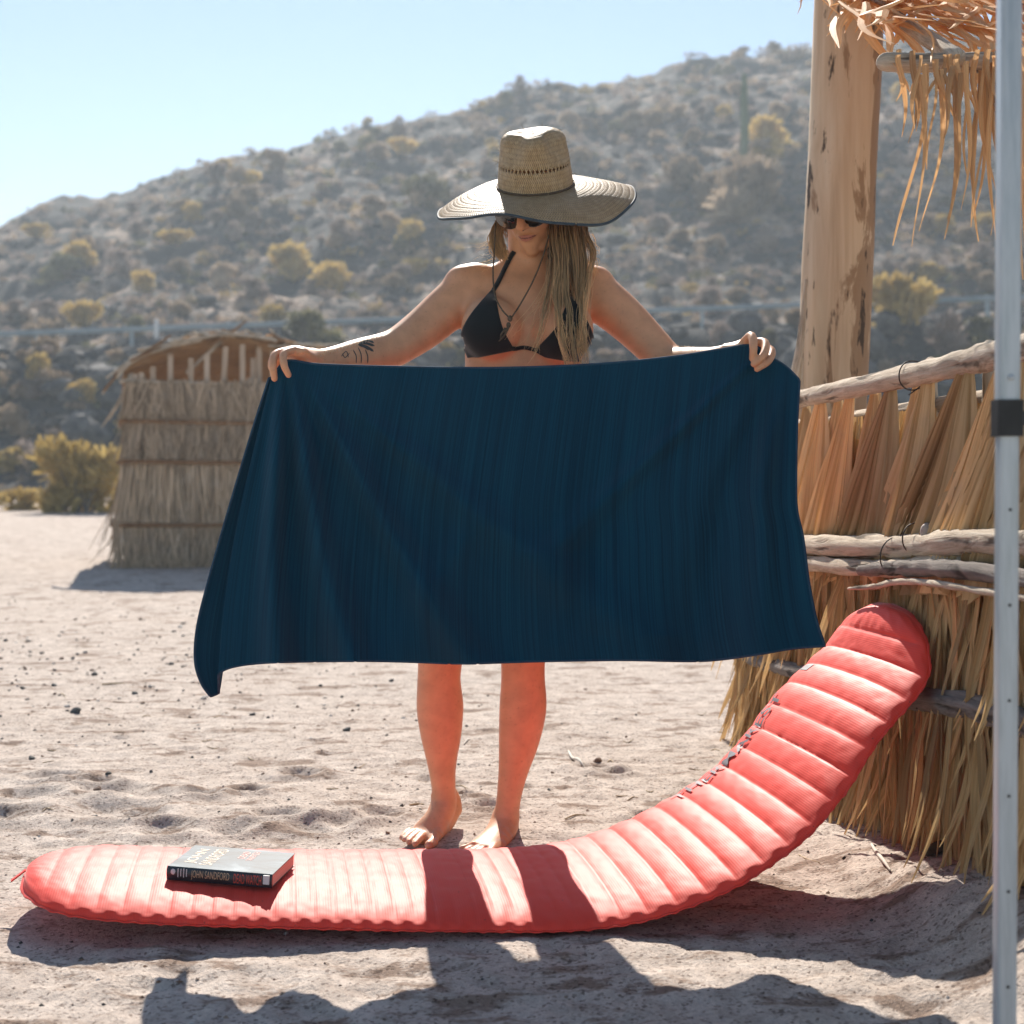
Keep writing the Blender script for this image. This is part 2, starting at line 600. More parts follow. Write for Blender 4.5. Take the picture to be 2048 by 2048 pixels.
BLAB = {'tan': ('dry_bush', 'dry tan bush'), 'mauve': ('bare_bush', 'bare grey bush'), 'yellow': ('yellow_bush', 'yellow leaved bush'), 'olive': ('olive_bush', 'olive green bush')}

def bush(kind, p, size, label=None, tallf=1.0, k=None):
    me = PROTO[kind][random.randrange(3) if k is None else k]
    nm, lab = BLAB[kind]
    o = bpy.data.objects.new(nm, me)
    C.objects.link(o)
    o.location = (p[0], p[1], p[2] - .14 * size)
    o.scale = (size, size, size * tallf)
    o.rotation_euler = (0, 0, random.uniform(0, 6.28))
    px = 1024 + F * p[0] / p[1]
    band = 'on the bank below the rail' if p[1] < 60 else 'just above the guard rail' if p[1] < 88 else 'halfway up the slope' if p[1] < 122 else 'near the skyline'
    col = 'left, over the hut' if px < 600 else 'left of the hat' if px < 1000 else 'right of the hat' if px < 1610 else 'right of the tall post'
    where = band + ', ' + col
    tag(o, label or lab + ' ' + where, 'bush', None if label else lab.replace('bush', 'bushes') + ' ' + where)
    return o

# bushes that can be singled out: (pixel of base, width in pixels, kind, label)
NAMED = [((165, 668), 75, 'yellow', 'bright yellow bush below the guard rail, far left', 1.25),
         ((290, 590), 80, 'yellow', 'yellow bush on the slope just above the left end of the guard rail', .9),
         ((620, 690), 130, 'olive', 'olive green bush right behind the straw hut roof', .8),
         ((1505, 425), 190, 'tan', 'large tan bush beside the tall wooden post, right of the hat', .95),
         ((1360, 385), 110, 'tan', 'pinkish tan bush between the hat and the large bush', 1.0),
         ((1535, 310), 110, 'yellow', 'yellow bush high on the slope left of the tall post', 1.0),
         ((1800, 690), 150, 'yellow', 'tall yellow bush just right of the wooden post', 1.2),
         ((1890, 470), 60, 'yellow', 'small yellow bush behind the hanging palm strips', .9),
         ((1420, 420), 120, 'tan', 'tan bush at the left foot of the large bush by the post', .9),
         ((570, 560), 110, 'yellow', 'yellowish bush on the slope above the arm on the left', .9),
         ((660, 590), 110, 'yellow', 'ochre bush on the slope left of the shoulder', .9),
         ((120, 555), 100, 'olive', 'olive bush on the slope at the far left', .8),
         ((860, 420), 120, 'olive', 'broad olive bush on the slope left of the hat brim', .9),
         ((1900, 720), 130, 'mauve', 'bare grey bush above the fence rail by the white pole', .9),
         ((1960, 700), 110, 'olive', 'olive bush just left of the white pole, over the fence', .9)]
for (px, py), wpx, kind, lab, tf in NAMED:
    p = hit(px, py)
    bush(kind, p, wpx / F * p.y, lab, tf)

r = np.random.default_rng(5)
kinds = ['tan', 'mauve', 'yellow', 'olive']
qx = r.uniform(-60, 2110, 900); qy = r.uniform(90, 960, 900)
keep = ~((qx > 560) & (qx < 1560) & (qy > 760))
qp = hits(qx[keep], qy[keep])
qp = qp[(qp[:, 1] < 158) & ((qp[:, 1] < 59) | (qp[:, 1] > 66.5))][:285]
for p in qp:
    kd = r.choice(kinds, p=[.44, .30, .15, .11])
    sc_ = r.uniform(1.0, 2.1) * (1.0 if p[1] > 66 else .8) * ((1 + (p[1] - 66) / 160) * (.72 if p[1] > 128 else 1) if p[1] > 66 else 1)
    bush(kd, p, sc_, None, r.uniform(.7, 1.05))

# the many more that nobody could count, and loose rocks: one object each
NS = 5200
qp = hits(r.uniform(-300, 2350, NS), r.uniform(60, 1000, NS))
qp = qp[((qp[:, 1] < 59) | (qp[:, 1] > 66)) & (qp[:, 1] < 170) & ((qp[:, 1] < 49) | (qp[:, 1] > 66) | (r.random(len(qp)) < .25))]
n = 34
s = r.uniform(.4, 1.15, len(qp)) * (1 + np.maximum(0, qp[:, 1] - 66) / 100) * np.where(qp[:, 1] < 59, .75, 1)
d = r.normal(size=(len(qp), n, 3)); d /= np.linalg.norm(d, axis=2)[..., None]; d[..., 2] = np.abs(d[..., 2])
ctr = qp[:, None, :] + d * s[:, None, None] * .5 * r.uniform(.35, 1.0, (len(qp), n, 1)) * np.array([1, 1, .85])
t = r.normal(size=ctr.shape); t /= np.linalg.norm(t, axis=2)[..., None]
b = np.cross(t, r.normal(size=ctr.shape)); b /= np.linalg.norm(b, axis=2)[..., None]
w = (s[:, None] * r.uniform(.06, .16, (len(qp), n)))[..., None]
V = np.stack([ctr - t * w * .5, ctr + b * w * 1.2, ctr + t * w * .5, ctr - b * w * 1.2], 2).reshape(-1, 3)
pal = np.array([(.40, .30, .21), (.34, .27, .235), (.46, .33, .13), (.19, .18, .09)])
kc = pal[r.choice(4, len(qp), p=[.46, .38, .05, .11])] * r.uniform(.65, 1.15, (len(qp), 1))
me = mesh('low_scrub', V, np.arange(len(V)).reshape(-1, 4), None, False)
m = NT('scrub_leaves')
m.base(m.attr('col')); m.rough(.9); m.spec(.1)
m.translucent(m.attr('col'), .3)
me.materials.append(m.m)
colset(me, 'col', np.repeat(kc, n * 4, axis=0))
put('low_scrub', me, kind='stuff')

MAT_ROCK = simple('basalt_rock', (.03, .032, .033), (.13, .125, .12), .9, (2.5, 2.5, 2.5), bump=.5, bdist=.1)
def rock_geo(seed, n=14):
    rr = np.random.default_rng(seed)
    bm = bmesh.new()
    bmesh.ops.create_icosphere(bm, subdivisions=2, radius=1)
    pl = rr.normal(size=(n, 3)); pl /= np.linalg.norm(pl, axis=1)[:, None]
    dd = rr.uniform(.55, .95, n)
    V = np.array([v.co[:] for v in bm.verts])
    Fs = [[v.index for v in f.verts] for f in bm.faces]
    bm.free()
    for nn, d in zip(pl, dd):
        e = V @ nn - d
        V = V - np.where(e > 0, e, 0)[:, None] * nn
    return V, Fs
RP = [rock_geo(300 + k) for k in range(6)]
g = Geo()
for p in hits(r.uniform(-200, 2250, 900), r.uniform(250, 960, 900)):
    if 59.3 < p[1] < 66 or p[1] > 150: continue
    V, fs = RP[r.integers(6)]
    s = r.uniform(.15, .5) * (1.6 if 50 < p[1] < 59 else 1.0) * r.choice([1, 1, 1.7])
    rot = np.array(Matrix.Rotation(r.uniform(0, 6.28), 3, 'Z'))
    g.add((V * s * np.array([1, 1, .7])) @ rot.T + p, fs)
put('hillside_rocks', g.mesh('hillside_rocks', MAT_ROCK, False), kind='stuff')

# cactus stem beside the post, high on the slope
p = hit(1488, 330)
V, fs = tube([(p.x, p.y, p.z - .3), (p.x + .05, p.y, p.z + 2.2), (p.x + .02, p.y, p.z + 4.6), (p.x + .02, p.y, p.z + 6.2)], [.26, .3, .28, .16], 14, 6)
th = np.arctan2(V[:, 1] - p.y, V[:, 0] - p.x)
MAT_CACT = simple('cactus_skin', (.05, .09, .035), (.085, .13, .05), .7, (2, 2, .3))
tag(put('cactus', mesh('cactus', V, fs, MAT_CACT)), 'tall green columnar cactus on the slope left of the wooden post', 'cactus')

# the two plants at the foot of the hill by the hut
def big_shrub(name, label, kind, p, w, h, seed, n=1700):
    t = thing(name, label, 'bush', p)
    fol, st = bush_geo(seed, n, .042, .55, .95, 11, .5)
    for nm, gg, mm in (('foliage', fol, MAT_L[kind]), ('stems', st, MAT_STEM)):
        V = np.concatenate(gg.V) * np.array([w, w * .8, h]) + np.array(p)
        put(nm, mesh(nm, V, gg.F, mm, False), t)
p0 = P(165, 1026, 30.4); big_shrub('yellow_shrub', 'feathery yellow shrub standing on the sand left of the straw hut', 'yellow', (p0.x, p0.y, -.38), 1.95, 2.05, 61, 2400)
p0 = P(45, 1012, 32.5); big_shrub('orange_shrub', 'low orange dry shrub at the edge of the sand, far left', 'yellow', (p0.x, p0.y, -.15), 1.5, .75, 62, 900)
# ------------------------------------------------------------------ red inflatable mat
MW = 0.62
FAR = np.array([(-1.055, 3.205, .068), (-.9, 3.235, .050), (-.68, 3.27, .032), (-.23, 3.345, .012), (.067, 3.39, .012), (0.258, 3.400, 0.063), (0.452, 3.420, 0.165), (0.558, 3.430, 0.263), (0.641, 3.440, 0.367), (0.758, 3.455, 0.479), (0.788, 3.460, 0.545), (0.810, 3.460, 0.611)])
_c = catmull(FAR, 40)
_l = np.concatenate([[0], np.cumsum(np.linalg.norm(np.diff(_c, axis=0), axis=1))])
ML = _l[-1]
S_FLAT = float(np.interp(.067, _c[:, 0], _l))
def mat_edge(s):
    return np.stack([np.interp(s, _l, _c[:, k]) for k in range(3)], -1)
def mat_frame(s):
    e = 2e-2
    T = mat_edge(np.minimum(s + e, ML)) - mat_edge(np.maximum(s - e, 0))
    T /= np.linalg.norm(T, axis=-1)[..., None]
    az = np.interp(s, [0, S_FLAT, ML], [R(9.5), R(9.5), R(11)])
    D = np.stack([np.sin(az), -np.cos(az), 0 * az], -1)
    N = np.cross(D, T)
    N /= np.linalg.norm(N, axis=-1)[..., None]
    N = np.where(N[..., 2:3] < 0, -N, N)
    return T, D, N
_ss = np.linspace(0, ML, 800)
_pitch = np.interp(_ss, [0, .35, S_FLAT, S_FLAT + .15, ML], [.062, .040, .040, .062, .066])
_ph = np.concatenate([[0], np.cumsum(np.diff(_ss) / _pitch[1:])])
def mat_tap(s):
    return np.interp(s, [0, .5, S_FLAT, S_FLAT + .30, ML - .40, ML - .12, ML], [.385, .42, .475, .50, .47, .425, .41])
def mat_half(s):
    a = np.clip((.235 - s) / .235, 0, 1); b = np.clip((s - (ML - .225)) / .225, 0, 1)
    return mat_tap(s) * np.sqrt(np.maximum(1 - np.maximum(a, b) ** 3.0, 1e-5))
def mat_point(s, x):
    """s along the mat, x in -1 (far edge) .. 1 (near edge) -> top surface"""
    hw = mat_half(s)
    T, D, N = mat_frame(s)
    ph = np.interp(s, _ss, _ph)
    rib = np.abs(np.sin(np.pi * ph)) ** .45
    ax = np.abs(x)
    endf = np.clip(hw / mat_tap(s), 0, 1)
    body = np.clip(1 - ax ** 2.5, 0, 1) ** .60
    amp = np.interp(s, [0, .3, S_FLAT, S_FLAT + .2, ML], [.0018, .0022, .0028, .0075, .008])
    fade = np.clip((1 - ax) / .16, 0, 1) ** .7
    pk = perlin(ph * 1.0 + .3, ax * 0 + np.sign(x) * 7, 9) * .35 + np.sin(2 * np.pi * ph) * .5
    h = .042 * body * (.4 + .6 * endf) - amp * (1 - rib) * fade
    h = h + .0016 * pk * np.clip(1 - np.abs(ax - .90) / .14, 0, 1)
    h = h + .0012 * fbm(s * 22, x * 6, 3, 71) * fade
    base = mat_edge(s) + D * (mat_tap(s) + hw * x)[..., None] * MW
    base = base + D * (.003 * np.sin(2 * np.pi * ph + 1))[..., None] * (ax > .97)[..., None]
    return base + N * (h + .006)[..., None], N
NSX, NTX = 620, 64
s_ = np.concatenate([np.linspace(0, .03, 12, endpoint=False), np.linspace(.03, ML - .03, NSX - 24, endpoint=False), np.linspace(ML - .03, ML, 12)])
x_ = np.sin(np.linspace(-1, 1, NTX) * np.pi / 2 * .86) / math.sin(math.pi / 2 * .86)
Sg, Xg = np.meshgrid(s_, x_, indexing='ij')
top, N = mat_point(Sg.ravel(), Xg.ravel())
hw = mat_half(Sg.ravel())
T, D, _ = mat_frame(Sg.ravel())
bot = mat_edge(Sg.ravel()) + D * (mat_tap(Sg.ravel()) + hw * Xg.ravel())[:, None] * MW
bot = bot - N * (.004 * np.clip(1 - np.abs(Xg.ravel()) ** 4, 0, 1))[:, None]
n0 = NSX * NTX
nn = len(s_) * NTX
fs = grid_faces(len(s_), NTX)
fb = fs[:, ::-1] + nn
side = []
for i in range(len(s_) - 1):
    for j in (0, NTX - 1):
        a, b = i * NTX + j, (i + 1) * NTX + j
        side.append([a, b, b + nn, a + nn] if j else [b, a, a + nn, b + nn])
allf = np.concatenate([fs, fb, np.array(side)])
m = NT('coral_red_nylon')
tc = m.n('UVMap'); mp = m.n('Mapping'); m.l(tc.outputs[0], mp.inputs[0]); mp.inputs['Scale'].default_value = (1, 1, 1)
wv = m.n('TexWave'); m.l(mp.outputs[0], wv.inputs[0]); wv.wave_type = 'BANDS'; wv.bands_direction = 'X'
wv.inputs['Scale'].default_value = 62; wv.inputs['Distortion'].default_value = .6
nz = m.noise(mp.outputs[0], 45, 4, .6)
c = m.mix(m.ramp(nz, [(.3, 0.0), (.7, .35)]), (.90, .062, .034), (.84, .050, .030))
c = m.mix(m.ramp(wv.outputs[1], [(.05, .16), (.3, 0.0)]), c, (.56, .02, .02))
spk = m.n('TexVoronoi'); m.l(m.coord('Object'), spk.inputs[0]); spk.inputs['Scale'].default_value = 34
c = m.mix(m.ramp(spk.outputs[0], [(.035, .8), (.055, 0.0)]), c, (.10, .05, .04))
dst = m.noise(m.coord('Object'), 60, 5, .75)
c = m.mix(m.ramp(dst, [(.60, 0.0), (.74, .10)]), c, (.52, .40, .33))
m.base(c); m.rough(.58); m.spec(.40)
m.b.inputs['Sheen Weight'].default_value = .28
m.b.inputs['Sheen Roughness'].default_value = .3
m.b.inputs['Sheen Tint'].default_value = (1, .85, .83, 1)
m.bump(m.math('ADD', wv.outputs[1], m.math('MULTIPLY', nz, 1.2)), .07, .002)
MAT_RED = m.m
rm = thing('sleeping_mat', 'ribbed coral red inflatable mat lying on sand and curling up against the straw fence', 'sleeping mat', (-.2, 3.1, 0))
me = mesh('mat_body', np.concatenate([top, bot]), allf, MAT_RED)
uvset(me, np.concatenate([np.stack([Sg.ravel(), Xg.ravel() * .25], -1)] * 2))
put('mat_body', me, rm)
# crimped seam all round the edge
def rim(xs, s0, s1, n):
    s = np.linspace(s0, s1, n)
    hw = mat_half(s); T, D, N = mat_frame(s)
    q = mat_edge(s) + D * (mat_tap(s) + hw * xs)[:, None] * MW + N * .004
    return q
loop = np.concatenate([rim(-1, ML, 0.0004, 420), rim(1, 0.0004, ML, 420)])
ctr = mat_edge(np.linspace(.2, ML - .2, 60)) + mat_frame(np.linspace(.2, ML - .2, 60))[1] * .5 * MW
V = []
for i, q in enumerate(loop):
    d = q - ctr[np.argmin(((ctr - q) ** 2).sum(1))]
    d /= np.linalg.norm(d)
    w = .007 + .0012 * math.sin(i * 1.7) + .0012 * math.sin(i * .61)
    up = np.array([0, 0, 1.0]) * .0015 * math.sin(i * .93)
    V += [q - d * .006, q + d * w + up, q + d * w + up - np.array([0, 0, .002]), q - d * .006 - np.array([0, 0, .003])]
put('seam_edge', mesh('seam_edge', V, grid_faces(len(loop), 4), MAT_RED), rm)

# printed name and patch near the raised left edge
MAT_INK = simple('grey_print', (.16, .16, .18), (.22, .22, .24), .6)
def text_geo(txt, size=1.0, extr=0.0, shear=0.0, res=3, bold=0.0):
    cu = bpy.data.curves.new('t', 'FONT')
    cu.body = txt; cu.size = size; cu.extrude = extr; cu.shear = shear; cu.resolution_u = res
    cu.align_x = 'LEFT'; cu.offset = bold
    o = bpy.data.objects.new('t', cu); C.objects.link(o)
    bpy.context.view_layer.update()
    dg = bpy.context.evaluated_depsgraph_get()
    me = bpy.data.meshes.new_from_object(o.evaluated_get(dg))
    bm = bmesh.new(); bm.from_mesh(me)
    bmesh.ops.triangulate(bm, faces=bm.faces)
    bmesh.ops.subdivide_edges(bm, edges=[e for e in bm.edges if e.calc_length() > size * .2], cuts=4, use_grid_fill=True)
    bmesh.ops.triangulate(bm, faces=bm.faces)
    V = np.array([v.co[:] for v in bm.verts]); Fs = [[v.index for v in f.verts] for f in bm.faces]
    bm.free()
    bpy.data.objects.remove(o); bpy.data.curves.remove(cu); bpy.data.meshes.remove(me)
    return V, Fs
V, fs = text_geo('THERMAREST', 1.0, bold=.012)
V[:, 0] = (V[:, 0] - V[:, 0].min()) / (V[:, 0].max() - V[:, 0].min()); hgt = .085
s0, s1 = S_FLAT + .33, S_FLAT + .70
ts = s0 + V[:, 0] * (s1 - s0)
tx = -.58 + (-V[:, 1]) * hgt / (.5 * MW)
q, N = mat_point(ts, tx)
put('printed_name', mesh('printed_name', q + N * .0042, fs, MAT_INK, False), rm)
gs, gx = np.meshgrid(np.linspace(S_FLAT + .775, S_FLAT + .80, 12), np.linspace(-.82, -.60, 14), indexing='ij')
q, N = mat_point(gs.ravel(), gx.ravel())
put('printed_patch', mesh('printed_patch', q + N * .0015, grid_faces(12, 14), MAT_INK), rm)
# little pull strap at the far left tip
V, fs = box((0, 0, 0), (.035, .012, .003), Matrix.Rotation(R(20), 4, 'Z') @ Matrix.Rotation(R(-35), 4, 'Y'))
q, N = mat_point(np.array([.002]), np.array([.0]))
put('pull_strap', mesh('pull_strap', V + q[0] + np.array([-.02, 0, -.02]), fs, MAT_RED, False), rm)

# ------------------------------------------------------------------ book on the mat
BX, BY = .222, .162
ang = R(-7.5)
bt = .028
sc0 = np.array([-.705, 2.905, 0.0])          # front left corner, spine side
ex = np.array([math.cos(ang), math.sin(ang), 0]); ey = np.array([-math.sin(ang), math.cos(ang), 0])
def mat_top_z(x, y):
    s = np.linspace(0, ML, 300); best = None
    xx = np.linspace(-.9, .9, 40)
    A, B = np.meshgrid(s, xx, indexing='ij')
    q, _ = mat_point(A.ravel(), B.ravel())
    return q[np.argmin((q[:, 0] - x) ** 2 + (q[:, 1] - y) ** 2), 2]
zs = [mat_top_z(*(sc0 + ex * a * BX + ey * b * BY)[:2]) for a in (.05, .5, .95) for b in (.1, .5, .9)]
bz = max(zs) + .001
tilt = math.atan2(zs[6] - zs[0], BX * .9) * .6
ex = ex * math.cos(tilt) + np.array([0, 0, math.sin(tilt)])
ez = np.cross(ex, ey)
sc0[2] = bz - .5 * (zs[0] + zs[6] > 0) * 0 + (0 if tilt > 0 else -math.sin(tilt) * BX)
sc0[2] = bz - max(0, math.sin(tilt) * BX * .5)
def bk(a, b, c): return sc0 + np.multiply.outer(a, ex) + np.multiply.outer(b, ey) + np.multiply.outer(c, ez)
def bbox(a0, a1, b0, b1, c0, c1):
    V = np.array([bk(a, b, c) for a in (a0, a1) for b in (b0, b1) for c in (c0, c1)])
    return V, box((0, 0, 0), (1, 1, 1))[1]
book = thing('book', 'thick paperback book with dark spine and glossy pale blue cover lying on the red mat', 'book', tuple(sc0))
m = NT('book_cover')
v = m.coord('Object', (5, 11, 5), (0, 0, R(-20)))
f = m.noise(v, 1.6, 5, .6, .6)
c = m.ramp(f, [(.40, (.010, .024, .040)), (.55, (.035, .07, .10)), (.72, (.20, .26, .30))])
m.base(c); m.rough(.5); m.spec(.14)
MAT_COVER = m.m
MAT_SPINE = simple('book_spine', (.012, .018, .022), (.02, .035, .045), .35, (30, 30, 30), spec=.5)
m = NT('paper_edges')
v = m.coord('Object', (1, 1, 900)); f = m.noise(v, 1.0, 2)
m.base(m.ramp(f, [(.35, (.50, .44, .36)), (.65, (.72, .66, .56))])); m.rough(.9)
MAT_PAPER = m.m
th = .0016
V, fs = bbox(0, BX, 0, BY, bt - th, bt); put('front_cover', mesh('front_cover', V, fs, MAT_COVER, False), book)
V, fs = bbox(0, BX, 0, BY, 0, th); put('back_cover', mesh('back_cover', V, fs, MAT_SPINE, False), book)
V, fs = bbox(.002, BX - .002, .003, BY - .003, th, bt - th); put('pages', mesh('pages', V, fs, MAT_PAPER, False), book)
g = Geo()
a = np.linspace(0, BX, 2); cc = np.linspace(0, bt, 9)
pts = [bk(x, -.0035 * math.sin(math.pi * z / bt) - .0006, z) for x in a for z in cc] + [bk(x, .002, z) for x in a for z in cc]
V = np.array(pts); k = len(cc); fs = []
for j in range(k - 1):
    fs.append([j, k + j, k + j + 1, j + 1]); fs.append([2 * k + j, 2 * k + j + 1, 3 * k + j + 1, 3 * k + j])
fs += [[j for j in range(k)] + [2 * k + j for j in range(k - 1, -1, -1)], [k + j for j in range(k - 1, -1, -1)] + [3 * k + j for j in range(k)]]
spine = put('spine', mesh('spine', V, fs, MAT_SPINE, False), book)
def ink(name, c): return simple(name, c, c, .5)
MAT_TAN_INK, MAT_RED_INK, MAT_PALE_INK = ink('tan_ink', (.50, .36, .22)), ink('red_ink', (.62, .09, .06)), ink('pale_ink', (.6, .62, .62))
def letters(name, txt, matr, a0, a1, lo, hi, on='spine', label=None):
    V, fs = text_geo(txt, 1.0)
    V[:, 0] = (V[:, 0] - V[:, 0].min()) / np.ptp(V[:, 0]); V[:, 1] = (V[:, 1] - V[:, 1].min()) / np.ptp(V[:, 1])
    if on == 'spine':
        z = lo + V[:, 1] * (hi - lo)
        W = bk(a0 + V[:, 0] * (a1 - a0), -.0035 * np.sin(np.pi * z / bt) - .0012, z)
        par = spine
    else:           # on the cover, lines running away from the spine side up
        W = bk(hi + (lo - hi) * V[:, 1], a0 + V[:, 0] * (a1 - a0), V[:, 0] * 0 + bt + .0005)
        par = book
    put(name, mesh(name, W, fs, matr, False), par)
letters('author_lettering', 'JOHN SANDFORD', MAT_TAN_INK, .052, .133, .0045, .024)
letters('title_lettering', 'DEAD WATCH', MAT_RED_INK, .142, .200, .0045, .024)
letters('cover_author_lettering', 'JOHN', MAT_TAN_INK, .03, .135, .022, .050, 'cover')
letters('cover_author_lettering', 'SANDFORD', MAT_TAN_INK, .025, .145, .056, .084, 'cover')
letters('cover_title_lettering', 'DEAD', MAT_RED_INK, .09, .140, .118, .133, 'cover')
letters('cover_title_lettering', 'WATCH', MAT_RED_INK, .08, .145, .138, .153, 'cover')
V, fs = bbox(.204, .217, -.0060, -.0030, .008, .026); put('barcode_label', mesh('barcode_label', V, fs, MAT_PALE_INK, False), spine)
V, fs = ellipsoid(bk(.014, -.0040, .018), (.005, .0012, .006), None, 12, 8); put('publisher_emblem', mesh('publisher_emblem', V, fs, MAT_PALE_INK), spine)
for k in range(4):
    V, fs = bbox(.024 + k * .006, .0255 + k * .006, -.0052, -.0030, .008 + .002 * (k % 2), .025); put('spine_mark', mesh('spine_mark', V, fs, MAT_PALE_INK, False), spine)
# ------------------------------------------------------------------ dark blue towel held up by its corners
def curve(pts, n):
    p = np.array(pts, dtype=float)
    c = catmull(p, 24)
    l = np.concatenate([[0], np.cumsum(np.linalg.norm(np.diff(c, axis=0), axis=1))])
    t = np.linspace(0, l[-1], n)
    return np.stack([np.interp(t, l, c[:, k]) for k in range(c.shape[1])], -1)
NU, NV = 300, 170
TOPC = curve([(545, 752), (575, 722), (640, 729), (800, 734), (1000, 736), (1200, 728), (1350, 713), (1440, 699), (1505, 691), (1545, 716), (1572, 733), (1599, 760)], NU)
BOTC = curve([(437, 1345), (470, 1333), (540, 1325), (700, 1322), (800, 1323), (920, 1327), (1000, 1325), (1100, 1322), (1250, 1320), (1400, 1322), (1500, 1311), (1585, 1297), (1650, 1292)], NU)
LEFT = curve([(545, 752), (520, 850), (490, 980), (465, 1100), (448, 1220), (437, 1345)], NV)
RIGHT = curve([(1599, 760), (1594, 850), (1592, 960), (1594, 1020), (1606, 1075), (1618, 1165), (1633, 1240), (1650, 1292)], NV)
U, Vv = np.meshgrid(np.linspace(0, 1, NU), np.linspace(0, 1, NV), indexing='ij')
u3, v3 = U[..., None], Vv[..., None]
px = (1 - v3) * TOPC[:, None] + v3 * BOTC[:, None] + (1 - u3) * LEFT[None] + u3 * RIGHT[None] \
    - ((1 - u3) * (1 - v3) * TOPC[0] + u3 * (1 - v3) * TOPC[-1] + (1 - u3) * v3 * BOTC[0] + u3 * v3 * BOTC[-1])
def towel_depth(U, V):
    y = 3.155 + .045 * np.sin(np.pi * U) * (1 - .4 * V) + .03 * V
    # broad folds hanging from the left hand
    for (u0, v0, u1, v1, w, a) in [(.05, .0, .42, 1.0, .035, .016), (.04, .0, .22, 1.0, .028, .020), (.03, .02, .10, 1.0, .022, .020), (.08, .04, .62, .8, .05, .010),
                                   (.93, .02, .60, .55, .03, .013), (.95, .02, .80, .9, .035, -.014), (.96, .05, .90, 1.0, .03, .018), (.45, .45, .30, 1.0, .05, .010), (.55, .95, .62, .6, .06, -.006)]:
        t = np.clip((V - v0) / (v1 - v0), 0, 1.15)
        uc = u0 + (u1 - u0) * t ** .85
        ww = w * (.35 + .9 * t)
        y = y - (2.9 if u0 < .1 else 2.0) * a * np.exp(-((U - uc) / ww) ** 2) * np.clip(t * 3, 0, 1)
    y = y + .017 * perlin(U * 7 + .6 * V, V * 1.6, 81) * np.clip(V * 2, .2, 1) + .0025 * perlin(U * 26, V * 3.5, 82)
    # the hem flutters a little
    y = y + .006 * np.sin(U * 40 + 2 * np.sin(U * 9)) * np.clip((V - .8) * 5, 0, 1) ** 2
    y = y - .17 * np.clip((U - .62) / .38, 0, 1) ** 1.5 * V ** 1.3 - .02 * V
    return y
Yd = towel_depth(U, Vv)
# side strip that folds back behind the left edge and comes out again
NS_ = 26
OUT = curve([(538, 757), (505, 860), (460, 1010), (420, 1150), (395, 1250), (390, 1320), (402, 1365), (421, 1393)], NV)
VAL = curve([(547, 754), (526, 850), (498, 980), (476, 1100), (461, 1220), (447, 1330), (441, 1372), (438, 1386)], NV)
k = np.linspace(0, 1, NV)
ow = np.interp(k, [0, .3, 1], [.008, .035, .05])
strips = []
for i in range(NS_):                 # from outer edge (0) to valley (.7) to crest (1)
    t = i / NS_
    if t < .68:
        q = t / .68
        pq = OUT * (1 - q) + VAL * q
        d = Yd[0] + ow * (.55 + .45 * math.sin(q * math.pi / 2))
    else:
        q = (t - .68) / .32
        pq = VAL * (1 - q) + LEFT * q
        d = Yd[0] + ow * (1 - q) ** .8
    strips.append((pq, d))
PX = np.concatenate([np.array([s_[0] for s_ in strips]), px], 0)
YY = np.concatenate([np.array([s_[1] for s_ in strips]), Yd], 0)
W = np.stack([(PX[..., 0] - 1024) / F * YY, YY, HC - (PX[..., 1] - HY) / F * YY], -1)
# soft pull lines between the fingers
nU = W.shape[0]
uv = np.stack(np.meshgrid(np.linspace(-NS_ / NU * .35, 1, nU) * 1.35, np.linspace(0, .72, NV), indexing='ij'), -1).reshape(-1, 2)
m = NT('navy_towel')
tc = m.n('UVMap')
def uvs(sx, sy):
    mp = m.n('Mapping'); m.l(tc.outputs[0], mp.inputs[0]); mp.inputs['Scale'].default_value = (sx, sy, 1); return mp.outputs[0]
cords = m.noise(uvs(230, 1.3), 1.0, 2, .5)
cords2 = m.noise(uvs(520, 3.0), 1.0, 2, .5)
wide = m.noise(uvs(22, .8), 1.0, 2, .5)
weave = m.noise(uvs(900, 900), 1.0, 2, .5)
f = m.math('ADD', m.math('MULTIPLY', cords, .6), m.math('MULTIPLY', cords2, .4))
c = m.ramp(f, [(.36, (.003, .034, .066)), (.50, (.004, .055, .104)), (.64, (.007, .074, .130))])
c = m.mix(m.ramp(wide, [(.40, 0.0), (.65, .30)]), c, (.003, .028, .056))
c = m.mix(m.ramp(weave, [(.62, 0.0), (.8, .25)]), c, (.03, .075, .11))
m.base(c); m.rough(.95); m.spec(.08)
m.b.inputs['Sheen Weight'].default_value = .12
m.b.inputs['Sheen Roughness'].default_value = .55
m.b.inputs['Sheen Tint'].default_value = (.45, .75, 1, 1)
m.bump(m.math('ADD', f, m.math('MULTIPLY', weave, .25)), .55, .0035)
m.translucent((.006, .035, .06), .14)
MAT_TOWEL = m.m
tw = thing('towel', 'large dark navy blue towel with fine ribbing held up by its top corners', 'towel', (0, 3.2, .45))
me = mesh('towel_cloth', W.reshape(-1, 3), grid_faces(nU, NV), MAT_TOWEL)
uvset(me, uv)
o = put('towel_cloth', me, tw)
so = o.modifiers.new('thickness', 'SOLIDIFY'); so.thickness = .003; so.offset = 0
# stitched hem along the bottom, sides and top
ed = np.concatenate([W[0], W[1:, -1], W[-1, ::-1][1:], W[::-1, 0][1:]])
V, fs = tube(ed[::2], [.0030] * len(ed[::2]), 6, 1)
m2 = simple('hem_thread', (.012, .045, .085), (.02, .07, .12), .9, (60, 60, 60))
put('hem', mesh('hem', V, fs, m2), tw)
